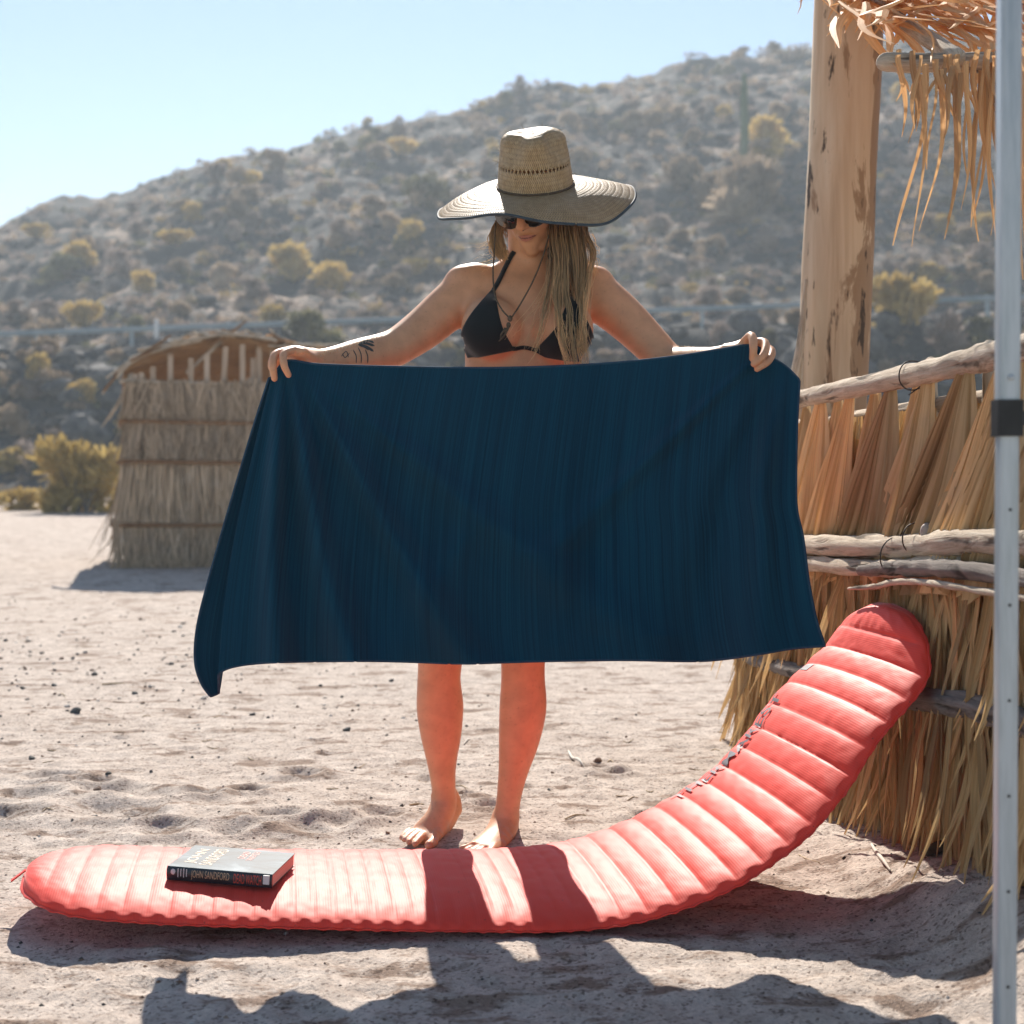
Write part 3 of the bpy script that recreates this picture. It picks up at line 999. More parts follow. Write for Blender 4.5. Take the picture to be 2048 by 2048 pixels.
# ------------------------------------------------------------------ straw fence, wooden post, palm shelter, pole
FO = np.array([.905, 3.49, 0.0]); FD = np.array([.0872, -.9962, 0.0]); FN = np.array([-.9962, -.0872, 0.0])
def fp(a, z, n=0.0):
    """point on the fence: a metres along it (towards the camera), height z, n metres out of its face"""
    return FO + FD * a + FN * n + np.array([0, 0, z])
def f_at(px, n=0.0):
    """a for a picture column"""
    k = (px - 1024) / F
    # FO.x+FD.x a+FN.x n = k (FO.y+FD.y a+FN.y n)
    return (k * (FO[1] + FN[1] * n) - FO[0] - FN[0] * n) / (FD[0] - k * FD[1])
def palm_mat(name, c1, c2, tr, c3):
    m = NT(name)
    r = m.random()
    tc = m.n('UVMap'); mp = m.n('Mapping'); m.l(tc.outputs[0], mp.inputs[0]); mp.inputs['Scale'].default_value = (210, 2.2, 1)
    f = m.noise(mp.outputs[0], 1.0, 4, .6)
    v = m.coord('Object'); f2 = m.noise(v, 7, 4, .6)
    c = m.ramp(f, [(.36, c1), (.62, c2)])
    c = m.mix(m.ramp(f2, [(.50, 0.0), (.78, .55)]), c, c3)
    k = m.ramp(r, [(0, (.66, .62, .58)), (.5, (1, .96, .90)), (1, (1.22, 1.16, 1.05))])
    c = m.mix(1.0, c, k, 'MULTIPLY')
    m.base(c); m.rough(.62); m.spec(.3)
    m.bump(f, .35, .002)
    m.translucent(c, tr)
    return m.m
MAT_FROND = palm_mat('dry_palm_frond', (.60, .415, .215), (.90, .72, .46), .25, (.56, .47, .36))
MAT_STRIP = palm_mat('dry_palm_leaf', (.42, .28, .13), (.68, .49, .27), .25, (.52, .45, .32))
MAT_STRIP_O = palm_mat('orange_palm_leaf', (.55, .32, .15), (.74, .48, .26), .35, (.58, .44, .28))

def wood_mat(name, c1, c2, c3, axis='X', sc_=1.0, bump=.7):
    m = NT(name)
    s = {'X': (2.2, 26, 26), 'Z': (26, 26, 2.2)}[axis]
    tc = m.n('UVMap'); mp = m.n('Mapping'); m.l(tc.outputs[0], mp.inputs[0]); mp.inputs['Scale'].default_value = (8 * sc_, 110 * sc_, 1)
    f = m.noise(mp.outputs[0], 1.0, 8, .78, .5)
    v = m.coord('Object'); f2 = m.noise(v, 5, 4, .6)
    c = m.ramp(f, [(.30, c1), (.50, c2), (.68, c3)])
    c = m.mix(m.ramp(f2, [(.48, 0.0), (.75, .5)]), c, tuple(x * .62 for x in c2))
    mp2 = m.n('Mapping'); m.l(tc.outputs[0], mp2.inputs[0]); mp2.inputs['Scale'].default_value = (5, 34, 1)
    crk = m.noise(mp2.outputs[0], 1.0, 3, .5, .6)
    c = m.mix(m.ramp(crk, [(.34, .85), (.41, 0.0)]), c, tuple(x * .3 for x in c1))
    m.base(c); m.rough(.85); m.spec(.2)
    m.bump(m.math('ADD', f, m.ramp(crk, [(.32, 0.0), (.45, .8)])), bump, .010)
    return m.m
MAT_LOG = wood_mat('weathered_log', (.27, .20, .14), (.58, .48, .37), (.74, .66, .54))
MAT_LOG_D = wood_mat('grey_log', (.09, .075, .065), (.22, .19, .17), (.32, .28, .25))

def log(pts, rad, seed, n=22, sub=14, lump=.14, crack=.10):
    V, fs = tube(pts, rad, n, sub)
    m_ = len(V) - 2
    rows = m_ // n
    p = V[:m_].reshape(rows, n, 3)
    c = p.mean(1, keepdims=True)
    th = np.linspace(0, 2 * np.pi, n, endpoint=False)[None]
    L = np.concatenate([[0], np.cumsum(np.linalg.norm(np.diff(c[:, 0], axis=0), axis=1))])[:, None]
    rr = np.array(rad[0]).mean()
    k = 1 + lump * fbm(L / (rr * 5) + seed * 9.1, np.cos(th) * .9 + np.sin(th) * .4 + seed, 3, seed) + .5 * lump * perlin(L / (rr * 4), np.sin(th) + 0 * L, seed + 5)
    gr = perlin(L / (rr * 14) + 0 * th, th * 3.2 + 0.25 * np.sin(L * 20) + seed, seed + 9)
    k = k - crack * np.clip(gr - .25, 0, 1) * 2
    p = c + (p - c) * k[..., None]
    V[:m_] = p.reshape(-1, 3)
    uv = np.zeros((len(V), 2)); uv[:m_, 0] = np.repeat(L[:, 0], n); uv[:m_, 1] = np.tile(np.linspace(0, 2 * np.pi * rr, n, endpoint=False), rows)
    return V, fs, uv
def log_obj(name, pts, rad, seed, mat, parent, **kw):
    V, fs, uv = log(pts, rad, seed, **kw)
    me = mesh(name, V, fs, mat); uvset(me, uv)
    return put(name, me, parent)

fence = thing('straw_fence', 'windbreak fence of dry palm fronds tied between driftwood rails, right foreground', 'fence', tuple(fp(0, 0)))
A0, A1 = f_at(1497), 1.25
AL, AR = f_at(1597), f_at(1995)
def gz(a): return .02 + .10 * np.clip((a - 0) / .72, -.2, 1.2)          # sand is heaped higher towards the camera
def rail(name, prof, rad, seed, mat, **kw):
    return log_obj(name, [fp(a, z, n) for a, z, n in prof], [q * .9 for q in rad], seed, mat, fence, **kw)
rail('top_rail', [(A0 - .02, 1.12, .03), (AL, 1.123, .03), (.3, 1.132, .035), (AR, 1.142, .03), (A1, 1.155, .035)], [.022, .027, .029, .031, .033], 3, MAT_LOG)
rail('middle_rail', [(A0, .69, .05), (AL, .702, .055), (.3, .748, .05), (AR, .778, .055), (A1, .80, .05)], [.026, .030, .031, .029, .028], 5, MAT_LOG, lump=.2, crack=.16)
rail('middle_rail', [(A0, .642, .055), (AL, .654, .06), (.2, .692, .065), (.5, .728, .055), (.75, .745, .04)], [.017, .022, .023, .018, .010], 7, MAT_LOG, lump=.22, crack=.2)
rail('middle_rail', [(.12, .682, .09), (.3, .700, .085), (AR, .722, .08), (A1, .73, .08)], [.013, .018, .020, .018], 8, MAT_LOG_D, lump=.2, crack=.2)
rail('split_stick', [(.12, .640, .12), (.25, .655, .105), (.5, .685, .095), (A1, .70, .09)], [.004, .007, .008, .007], 12, MAT_LOG, n=10, lump=.3)
rail('lower_rail', [(A0 - .03, .302, .03), (AL, .34, .055), (.3, .415, .06), (AR, .452, .06), (A1, .475, .055)], [.023, .025, .027, .029, .027], 9, MAT_LOG_D, lump=.18, crack=.16)
rail('back_rail', [(A0, 1.05, -.05), (A1, 1.08, -.05)], [.02, .022], 14, MAT_LOG)
for a, zt in ((A0 + .05, 1.10), (f_at(1838), 1.165), (f_at(1952), 1.175), (1.1, 1.2)):
    rail('fence_stake', [(a, -.15, -.03), (a, .6, -.03), (a, zt, -.028)], [.018, .017, .015], int(130 + a * 10), MAT_LOG, n=14)
# wire ties
MAT_WIRE = simple('rusty_wire', (.035, .025, .02), (.06, .04, .03), .6, (40, 40, 40))
def tie(a, z, r, n0, tail=.05):
    pts = []
    for i in range(15):
        t = -2.2 + i / 14 * 6.4
        pts.append(fp(a + .004 * math.sin(i), z + r * math.cos(t), n0 + r * math.sin(t)))
    pts.append(fp(a + tail, z - r - .012, n0 + r * .6))
    V, fs = tube(pts, [.0016] * len(pts), 6, 3)
    put('wire_tie', mesh('wire_tie', V, fs, MAT_WIRE), fence)
tie(f_at(1855), 1.132, .033, .034, .03); tie(f_at(1880), .770, .034, .052, .03); tie(f_at(1895), .452, .031, .058, .02)
tie(f_at(1850), .725, .045, .06, .01)

# fan shaped fronds in the upper tier: pleated, narrow at the rail and wide below
def frond(a, z0, a2, wtop, wbot, z1, n0, seed, npl=15):
    """pleated fan from (a,z0) to a strip of width wbot centred at a2, height z1"""
    rr = np.random.default_rng(seed)
    nr = 14
    V, uv = [], []
    cols = npl * 2 + 1
    for j in range(cols):
        t = j / (cols - 1)
        zig = 1 if j % 2 else -1
        end = z1 - rr.uniform(-.02, .05)
        jit = rr.normal() * .004
        for i in range(nr):
            q = i / (nr - 1)
            w = wtop + (wbot - wtop) * q ** .9
            aa = a + (a2 - a) * q ** 1.05 + (t - .5) * w + jit * q
            zz = z0 + (end - z0) * q
            dep = n0 + .016 * math.sin(math.pi * t) * (.3 + q) + zig * (.002 + .013 * q) + .012 * perlin(np.array([t * 3.0 + seed]), np.array([q * 1.5]), 31)[0]
            V.append(fp(aa, zz, dep)); uv.append((t * .22, q * .45))
    me = mesh('palm_frond', V, grid_faces(cols, nr), MAT_FROND, False)
    uvset(me, uv)
    return put('palm_frond', me, fence)
a = A0 - .02; i = 0
rr = np.random.default_rng(77)
front = [f_at(x) for x in (1520, 1590, 1662, 1722, 1806, 1884, 1966, 2040)] + list(np.arange(f_at(2075), A1, .2))
for i, a in enumerate(front):
    frond(a, 1.125 + .012 * a, a - .26 + rr.normal() * .04, rr.uniform(.03, .06), rr.uniform(.40, .54), .66 + .05 * a, .022 + .012 * rr.random(), 500 + i, 19)
    frond(a + .10 + rr.normal() * .02, 1.115 + .012 * a, a - .10 + rr.normal() * .06, rr.uniform(.03, .06), rr.uniform(.38, .46), .66 + .05 * a, -.006, 560 + i, 14)

# loose leaf strips hanging in tiers
def strip_proto(seed, L=.40, w=.017):
    rr = np.random.default_rng(seed)
    n = 9
    bend, curl, tw = rr.normal() * .05, abs(rr.normal()) * .018 + .004, rr.normal() * .9
    V, uv = [], []
    for i in range(n):
        q = i / (n - 1)
        ww = w * (.55 + .6 * math.sin(min(1, q * 1.9) * math.pi / 2)) * (1 - q ** 3 * .92)
        c = np.array([bend * q * q + .012 * math.sin(q * 5 + seed), curl * q * q * (1 if seed % 3 else -.4), -L * q])
        th = tw * q
        s = np.array([math.cos(th), math.sin(th), 0])
        nrm = np.array([-math.sin(th), math.cos(th), 0])
        V += [c - s * ww * .5 + nrm * ww * .16, c - nrm * ww * .10, c + s * ww * .5 + nrm * ww * .16]
        uv += [(0, q * .4), (.01, q * .4), (.02, q * .4)]
    return np.array(V), grid_faces(n, 3), np.array(uv)
SP = [strip_proto(700 + k, .40, [.014, .019, .023, .011][k % 4]) for k in range(18)]
SME = []
for k, (V, fs, uv) in enumerate(SP):
    for mm in (MAT_STRIP, MAT_STRIP_O):
        me = mesh('palm_leaf', V, fs, mm, False); uvset(me, uv); SME.append(me)
BASIS = Matrix(((FD[0], FN[0], 0), (FD[1], FN[1], 0), (0, 0, 1)))      # local x along fence, y out of it
pg = Geo()
def strip_at(a, z, n0, ln, tilt, out, k, orange, part):
    rot = BASIS @ Matrix.Rotation(-.25 + random.gauss(0, .45), 3, 'Z') @ Matrix.Rotation(tilt, 3, 'Y') @ Matrix.Rotation(out, 3, 'X')
    if part:
        o = bpy.data.objects.new('palm_leaf', SME[2 * k + (1 if orange else 0)])
        C.objects.link(o); o.parent = fence
        o.matrix_parent_inverse = Matrix.Translation(-fence.location)
        M = rot.to_4x4(); M.translation = Vector(fp(a, z, n0))
        o.matrix_basis = M @ Matrix.Diagonal((1, 1, ln / .40, 1))
    else:
        V, fs, uv = SP[k]
        W = (V * np.array([1, 1, ln / .40])) @ np.array(rot).T + fp(a, z, n0)
        pg.add(W, fs, uv)
rr = np.random.default_rng(99)
VIS = (A0 - .03, f_at(2060))
def tier(zt, zb, count, n0, spread, parts, org):
    for i in range(count):
        a = A0 - .03 + (A1 - A0 + .03) * rr.random()
        ln = (zt - zb) * rr.uniform(.75, 1.15)
        part = parts and VIS[0] < a < VIS[1]
        strip_at(a, zt + (gz(a) - .02) * .7 + rr.normal() * .015, n0 + rr.uniform(-.015, .03), ln, rr.normal() * .11 + .02, -abs(rr.normal()) * spread, rr.integers(18), rr.random() < org, part)
tier(.70, .26, 800, .005, .02, False, 0)
tier(.41, -.02, 800, .005, .02, False, 0)
tier(.69, .31, 165, .030, .045, True, .35)
tier(.40, .01, 190, .030, .05, True, .25)
# ragged end of the fence on the left
for i in range(46):
    z = rr.choice([.41, .40, .38])
    strip_at(A0 - .02 + rr.normal() * .02, z, rr.uniform(-.06, .02), rr.uniform(.30, .42), rr.uniform(.0, .22), -abs(rr.normal()) * .05, rr.integers(18), rr.random() < .5, i < 22)
for i in range(30):
    strip_at(A0 - .02 + rr.normal() * .02, .70, rr.uniform(-.06, .02), rr.uniform(.28, .40), rr.uniform(.0, .12), -abs(rr.normal()) * .04, rr.integers(18), True, False)
# backing so no daylight leaks through everywhere
for i in range(700):
    a = A0 + (A1 - A0) * rr.random()
    zt = rr.choice([1.06, 1.0, .75, .45])
    strip_at(a, zt, -.025 + rr.normal() * .008, .42, rr.normal() * .06, 0, rr.integers(18), False, False)
put('thatch', pg.mesh('thatch', MAT_STRIP, False, uv=True), fence, kind='stuff')

# pebble resting on the rail
V, fs = RP[2]
bm_c = fp(f_at(1856, .05), 0, .05); bm_c[2] = HC - (1064 - HY) / F * bm_c[1]
V, fs = ellipsoid(bm_c, (.017, .015, .021), None, 16, 10)
V = V + .002 * perlin(V[:, 0] * 90, V[:, 2] * 90, 4)[:, None]
MAT_PEB = simple('pale_pebble', (.34, .28, .24), (.46, .39, .34), .7, (40, 40, 40))
tag(put('stone', mesh('stone', V, fs, MAT_PEB)), 'rounded pinkish stone balanced on the middle fence rail', 'stone')

# tall post and the palm shelter it carries
m = NT('stripped_palm_post')
v = m.coord('Object', (13, 13, 1.3)); f = m.noise(v, 1.0, 5, .6, .5)
v2 = m.coord('Object', (9, 9, 2.2)); f2 = m.noise(v2, 1.0, 6, .65, 1.0)
v3 = m.coord('Object', (30, 30, 9)); f3 = m.noise(v3, 1.0, 3, .6, .3)
c = m.ramp(f, [(.32, (.42, .29, .185)), (.52, (.60, .46, .32)), (.70, (.68, .56, .42))])
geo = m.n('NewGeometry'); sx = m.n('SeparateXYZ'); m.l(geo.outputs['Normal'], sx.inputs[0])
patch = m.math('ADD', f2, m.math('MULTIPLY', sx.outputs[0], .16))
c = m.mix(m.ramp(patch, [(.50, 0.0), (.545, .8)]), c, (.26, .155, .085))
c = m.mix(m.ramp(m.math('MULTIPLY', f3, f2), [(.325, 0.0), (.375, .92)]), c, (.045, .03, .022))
m.base(c); m.rough(.7); m.spec(.3); m.bump(m.math('ADD', f, m.math('MULTIPLY', f3, .5)), .4, .008)
MAT_POST = m.m
pb, ptp = P(1657, 940, 4.5), P(1690, 200, 4.5)
dirp = (ptp - pb) / (ptp.z - pb.z)
def postp(z): return pb + dirp * (z - pb.z)
pc = [postp(z) for z in (-.3, .4, 1.0, 1.6, 2.1, 2.45)]
V, fs, uv = log(pc, [.107, .108, .108, .109, .110, .111], 61, n=40, sub=14, lump=.035, crack=.03)
shelter = thing('palm_shelter', 'palm thatched shelter with a tall stripped wooden post and leaf strips hanging from its eave', 'shelter', tuple(postp(0)))
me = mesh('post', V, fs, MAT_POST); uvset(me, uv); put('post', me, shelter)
# thin stick tied to the post
V, fs, uv = log([P(1584, 775, 4.32), P(1600, 690, 4.33), P(1608, 610, 4.35), P(1612, 560, 4.36)], [.014, .012, .008, .004], 66, n=12)
me = mesh('stick', V, fs, MAT_LOG); uvset(me, uv); put('stick', me, shelter)
V, fs, uv = log([P(1600, 800, 4.36), P(1601, 720, 4.37), P(1604, 660, 4.38)], [.010, .009, .004], 67, n=12)
me = mesh('stick', V, fs, MAT_LOG); uvset(me, uv); put('stick', me, shelter)
# roof: beam on the post, eave pole, thatch
RX0, RX1 = .88, 2.7
def roof(x, t, d=0.0):
    """t 0 at the eave (near), 1 at the post line"""
    return np.array([x, 3.20 + 1.15 * t, 1.86 + .56 * t + d])
log_obj('roof_beam', [postp(2.44) + Vector((-.03, 0, .0)), postp(2.42) + Vector((.9, .05, .0)), postp(2.42) + Vector((1.9, .1, 0))], [.05, .05, .05], 71, MAT_LOG, shelter)
log_obj('eave_pole', [roof(RX0 - .03, .03, -.03), roof(1.6, .03, -.03), roof(RX1, .03, -.03)], [.022, .024, .024], 72, MAT_LOG, shelter)
for x in (1.0, 1.5, 2.0, 2.5):
    log_obj('rafter', [roof(x, 0, -.01), roof(x, .5, -.01), roof(x, 1.05, -.01)], [.02, .02, .02], int(80 + x * 4), MAT_LOG, shelter, n=12)
g = Geo()
for i in range(900):
    x = rr.uniform(RX0, RX1); t = rr.uniform(0.0, 1.0)
    V, fs, uv = SP[rr.integers(18)]
    rot = Matrix.Rotation(R(64) + rr.normal() * .08, 3, 'X') @ Matrix.Rotation(rr.normal() * .25, 3, 'Y')
    rot = Matrix.Rotation(rr.normal() * .2, 3, 'Z') @ Matrix.Rotation(-R(64) + rr.normal() * .10, 3, 'X')
    W = (V * np.array([1.6, 1, 1.15])) @ np.array(rot).T + roof(x, t + .30, rr.uniform(.0, .05))
    g.add(W, fs, uv)
put('roof_thatch', g.mesh('roof_thatch', MAT_STRIP_O, False, uv=True), shelter, kind='stuff')
def hang(px, y0, py1, dx, w, seed):
    """leaf strip from the eave down to picture row py1"""
    r_ = np.random.default_rng(seed)
    Y = 3.17 + r_.normal() * .03
    top = P(px, y0, Y); bot = P(px + dx, py1, Y - .02)
    n = 14; V, uv = [], []
    ph = r_.uniform(0, 6)
    for i in range(n):
        q = i / (n - 1)
        c = np.array(top) * (1 - q) + np.array(bot) * q + np.array([.010 * math.sin(q * 5 + ph) - dx / F * Y * .25 * math.sin(q * math.pi), .006 * math.sin(q * 4 + ph), 0])
        ww = w * (1 - q ** 2.2 * .85); th = .8 * math.sin(q * 3 + ph)
        s = np.array([math.cos(th), math.sin(th), 0]); nn_ = np.array([-math.sin(th), math.cos(th), 0])
        V += [c - s * ww * .5 + nn_ * ww * .2, c - nn_ * ww * .12, c + s * ww * .5 + nn_ * ww * .2]; uv += [(0, q * .4), (.01, q * .4), (.02, q * .4)]
    me = mesh('hanging_leaf', V, grid_faces(n, 3), MAT_STRIP_O, False); uvset(me, uv)
    put('hanging_leaf', me, shelter)
for i, (px_, py1, dx, w) in enumerate([(1850, 492, -58, .017), (1846, 494, -14, .013), (1886, 462, -40, .014), (1918, 478, -30, .016), (1926, 440, -36, .012), (1938, 420, -14, .012),
                                       (1946, 484, 16, .015), (1972, 455, -24, .013), (1978, 438, -38, .011), (1984, 480, 2, .013), (1996, 470, -14, .012), (1955, 400, -10, .014),
                                       (2004, 430, 6, .015), (2010, 560, -6, .013), (1930, 360, 10, .012), (2044, 560, 2, .02), (2052, 470, -6, .018), (2046, 640, 0, .016), (1868, 340, -8, .012), (1905, 330, 14, .012),
                                       (1965, 380, 20, .013), (1990, 390, 14, .012)]):
    hang(px_, 120 + rr.uniform(-20, 30), py1, dx, w, 900 + i)
for i in range(26):
    hang(rr.uniform(1800, 2080), 115 + rr.uniform(-20, 30), rr.uniform(200, 300), rr.normal() * 14, .014, 950 + i)

# ------------------------------------------------------------------ white canopy pole in front
m = NT('white_aluminium')
scr = m.noise(m.coord('Object', (60, 60, 5)), 1.0, 4, .7)
m.base(m.ramp(scr, [(.35, (.36, .41, .44)), (.62, (.50, .55, .58))])); m.rough(m.ramp(scr, [(.3, .3), (.7, .5)])); m.spec(.5); m.b.inputs['Metallic'].default_value = .25
MAT_ALU = m.m
MAT_BLACK = simple('black_plastic', (.012, .013, .014), (.02, .021, .022), .5, (30, 30, 30))
PY = 1.95
pole = thing('canopy_pole', 'white metal canopy leg with a black collar, standing at the right edge', 'pole', tuple(P(2010, 940, PY) - Vector((0, 0, HC))))
def rrect(hw, hd, r, n=5):
    o = []
    for (cx, cy, a0) in ((hw - r, hd - r, 0), (-hw + r, hd - r, 90), (-hw + r, -hd + r, 180), (hw - r, -hd + r, 270)):
        for i in range(n + 1):
            t = R(a0 + 90 * i / n); o.append((cx + r * math.cos(t), cy + r * math.sin(t)))
    return np.array(o)
def prism(hw, hd, r, p0, p1, yaw=0.0):
    q = rrect(hw, hd, r); c_, s_ = math.cos(yaw), math.sin(yaw)
    q = np.stack([q[:, 0] * c_ - q[:, 1] * s_, q[:, 0] * s_ + q[:, 1] * c_], -1)
    n = len(q); V = []
    for pp in (p0, p1): V += [(pp[0] + a, pp[1] + b, pp[2]) for a, b in q]
    fs = [[i, (i + 1) % n, n + (i + 1) % n, n + i] for i in range(n)] + [list(range(n - 1, -1, -1)), list(range(n, 2 * n))]
    return V, fs
ptop, pbot = P(2017, 256, PY), P(2010, 1790, PY)
dv = (ptop - pbot) / (ptop.z - pbot.z)
def pp(z): return tuple(pbot + dv * (z - pbot.z))
zc0, zc1 = P(0, 873, PY).z, P(0, 800, PY).z
V, fs = prism(.0134, .0134, .005, pp(-.02), pp(zc1 - .005)); put('lower_tube', mesh('lower_tube', V, fs, MAT_ALU, False), pole)
V, fs = prism(.0142, .0142, .005, pp(zc1 - .03), pp(2.4)); put('upper_tube', mesh('upper_tube', V, fs, MAT_ALU, False), pole)
V, fs = prism(.0178, .0178, .004, pp(zc0), pp(zc1)); put('collar', mesh('collar', V, fs, MAT_BLACK, False), pole)
for k_ in range(7):
    z_ = zc0 - .10 - k_ * .13
    V, fs = tube([np.array(pp(z_)) + np.array([0, -.0130, 0]), np.array(pp(z_)) + np.array([0, -.0139, 0])], [.0024, .0024], 10, 1, round_caps=False); put('pin_hole', mesh('pin_hole', V, fs, MAT_BLACK, False), pole)
V, fs = tube([np.array(pp(zc1 + .03)) + np.array([0, -.013, 0]), np.array(pp(zc1 + .03)) + np.array([0, -.0175, 0])], [.0042, .0038], 12, 1); put('push_button', mesh('push_button', V, fs, MAT_ALU), pole)
V, fs = box((pp(.0)[0], pp(0)[1], .004), (.09, .09, .008)); put('foot_plate', mesh('foot_plate', V, fs, MAT_ALU, False), pole)
V, fs = box(np.array(pp((zc0 + zc1) / 2)) + np.array([.0195, -.004, 0]), (.008, .012, .02)); put('catch', mesh('catch', V, fs, MAT_BLACK, False), pole)
# ------------------------------------------------------------------ straw hut behind
HB = P(256, 1133, 13.4); HB.z = 0
HDIR = np.array([.965, .262, 0]); HNRM = np.array([.262, -.965, 0])
def hp(a, z, n=0.0): return np.array([HB.x, HB.y, 0]) + HDIR * a + HNRM * n + np.array([0, 0, z])
hut = thing('straw_hut', 'old straw hut with tiers of grey thatch and open pickets under its roof', 'hut', tuple(hp(0, 0)))
HW, HDp, HH = 2.25, 1.7, 1.74
r = np.random.default_rng(31)
MAT_HROOF = palm_mat('brown_straw', (.26, .155, .075), (.50, .33, .19), .2, (.33, .29, .24))
MAT_HSTRAW = palm_mat('grey_straw', (.38, .275, .185), (.68, .55, .42), .2, (.55, .48, .41))
nt = MAT_HSTRAW.node_tree
_b = nt.nodes['Principled BSDF']; _src = _b.inputs['Base Color'].links[0].from_socket
_a = nt.nodes.new('ShaderNodeAttribute'); _a.attribute_name = 'col'
_m = nt.nodes.new('ShaderNodeMix'); _m.data_type = 'RGBA'; _m.blend_type = 'MULTIPLY'; _m.inputs[0].default_value = 1
nt.links.new(_src, _m.inputs[6]); nt.links.new(_a.outputs['Color'], _m.inputs[7]); nt.links.new(_m.outputs[2], _b.inputs['Base Color'])
MAT_HBAT = wood_mat('brown_batten', (.15, .08, .04), (.30, .17, .09), (.38, .24, .14))
def straw(name, n, zt, zb, out0, out1, w0=.015, ends=False):
    g = Geo()
    for i in range(n):
        side = r.random()
        q = r.random()
        if side < .68: b = lambda z, o: hp(-.02 - (1.74 - z) * .05 * (1 - q) ** 3 + (HW + .02) * q, z, o)
        elif side < .84: b = lambda z, o: hp(-o * .5 - (1.74 - z) * .05, z, -HDp * q)
        else: b = lambda z, o: hp(HW + o, z, -HDp * q)
        ln = (zt - zb) * r.uniform(.8, 1.12)
        z0 = zt + r.normal() * .02
        dx = r.normal() * .085
        w = w0 * r.uniform(.6, 1.5)
        o0 = out0 + r.uniform(0, .03); o1 = out1 + r.uniform(-.02, .05)
        p = [b(z0, o0), b(z0 - ln * .5, (o0 + o1) / 2 + r.normal() * .008), b(z0 - ln, o1)]
        V = []
        for k, pt in enumerate(p):
            ww = w * (1, .85, .25)[k]
            s = HDIR if side < .68 else HNRM
            sh = s * dx * (k / 2) ** 1.3
            V += [pt + sh - s * ww * .5, pt + sh + s * ww * .5]
        g.add(V, [[0, 1, 3, 2], [2, 3, 5, 4]], uv=[(0, 0), (.02, 0), (0, .2), (.02, .2), (0, .4), (.02, .4)], col=np.ones(3) * r.uniform(.35, 1.3))
    me = g.mesh(name, MAT_HSTRAW, False, uv=True, col=True)
    o = put(name, me, hut, kind='stuff')
tiers = [(1.74, 1.36, .03, .05), (1.40, .98, .03, .06), (1.02, .20, .04, .12), (.44, -.03, .10, .15)]
for (zt, zb, o0, o1) in tiers: straw('wall_thatch', 1900 if zt - zb < .6 else 2800, zt, zb, o0, o1)
# solid inner wall skin behind the straw
for (a0, b0, a1, b1) in ((0, 0, HW, 0), (0, 0, 0, -HDp), (HW, 0, HW, -HDp)):
    P0, P1 = hp(a0, 0, b0), hp(a1, 0, b1)
    d = (P1 - P0) / np.linalg.norm(P1 - P0); nn_ = np.array([-d[1], d[0], 0]) * .015
    V = [P0 + nn_, P1 + nn_, P1 - nn_, P0 - nn_]; V = V + [x + np.array([0, 0, HH - .02]) for x in V]
    put('wall_core', mesh('wall_core', V, [[0, 1, 5, 4], [1, 2, 6, 5], [2, 3, 7, 6], [3, 0, 4, 7], [4, 5, 6, 7]], MAT_HBAT, False), hut)
for z, o in ((1.745, .03), (1.375, .075), (.995, .09), (.40, .145)):
    log_obj('batten', [hp(-.06, z + .008, o), hp(HW * .5, z - .004, o), hp(HW + .06, z, o)], [.021, .02, .02], int(200 + z * 10), MAT_HBAT if z < 1.7 else MAT_LOG, hut, n=10)
    log_obj('batten', [hp(-o, z, .02), hp(-o, z + .005, -HDp * .5), hp(-o, z, -HDp)], [.02, .02, .02], int(220 + z * 10), MAT_HBAT, hut, n=10)
# pickets standing above the wall
MAT_PICK = simple('pale_picket', (.44, .33, .24), (.58, .46, .35), .8, (9, 9, 2))
def picket(a, zt, n0=-.02, w=.045, lean=0.0):
    V, fs = box((0, 0, 0), (w, .03, 1)); V = np.array(V)
    zb = 1.2
    W = np.array([hp(a + v_[0] + lean * (v_[2] + .5), zb + (v_[2] + .5) * (zt - zb), n0 + v_[1]) for v_ in V])
    put('picket', mesh('picket', W, fs, MAT_PICK, False), hut)
def a_of(px): 
    k = (px - 1024) / F; b = np.array([HB.x, HB.y])
    return (k * b[1] - b[0]) / (HDIR[0] - k * HDIR[1])
def z_of(py, a): return HC - (py - HY) / F * hp(a, 0)[1]
for px_, pt in ((270, 748), (283, 745), (306, 733), (341, 707), (382, 716), (414, 708), (441, 693), (485, 688)):
    picket(a_of(px_), z_of(pt, a_of(px_)), lean=.05 if px_ == 441 else 0, w=.05)
for px_, pt in ((260, 758), (295, 760), (328, 761), (357, 760), (401, 768), (437, 765), (470, 770), (500, 755)):
    picket(a_of(px_), z_of(pt, a_of(px_)), w=.04, n0=-.05)
for px_, pt in ((520, 690), (508, 715), (548, 690)):
    picket(a_of(px_), z_of(pt, a_of(px_)), w=.05, n0=-.1)
MAT_DARK = simple('dark_straw', (.05, .027, .012), (.36, .20, .095), .9, (5, 22, 22))
# sagging flat roof of poles and straw, high in front and falling away to the back
EDGE = [(235, 752), (258, 726), (300, 704), (345, 690), (400, 679), (450, 672), (500, 675), (550, 684), (590, 692), (640, 704)]
ea = np.array([a_of(x) for x, _ in EDGE]); ez = np.array([z_of(y, a_of(x)) for x, y in EDGE])
def roof_h(a, d):
    """d metres back from the front edge"""
    z = np.interp(a, ea, ez)
    return z - (z - 1.75) * (d / HDp) ** 1.1 * .95
g = Geo()
aa = np.linspace(-.04, HW + .2, 30); dd = np.linspace(-.05, HDp + .1, 14)
A_, D_ = np.meshgrid(aa, dd, indexing='ij')
topv = np.array([hp(a, roof_h(a, max(d, 0)) + .015 * perlin(np.array([a * 6.]), np.array([d * 6.]), 8)[0], -d) for a, d in zip(A_.ravel(), D_.ravel())])
n_ = len(topv)
fr = grid_faces(30, 14)
g.add(topv + np.array([0, 0, .008]), fr); g.add(topv - np.array([0, 0, .008]), fr[:, ::-1])
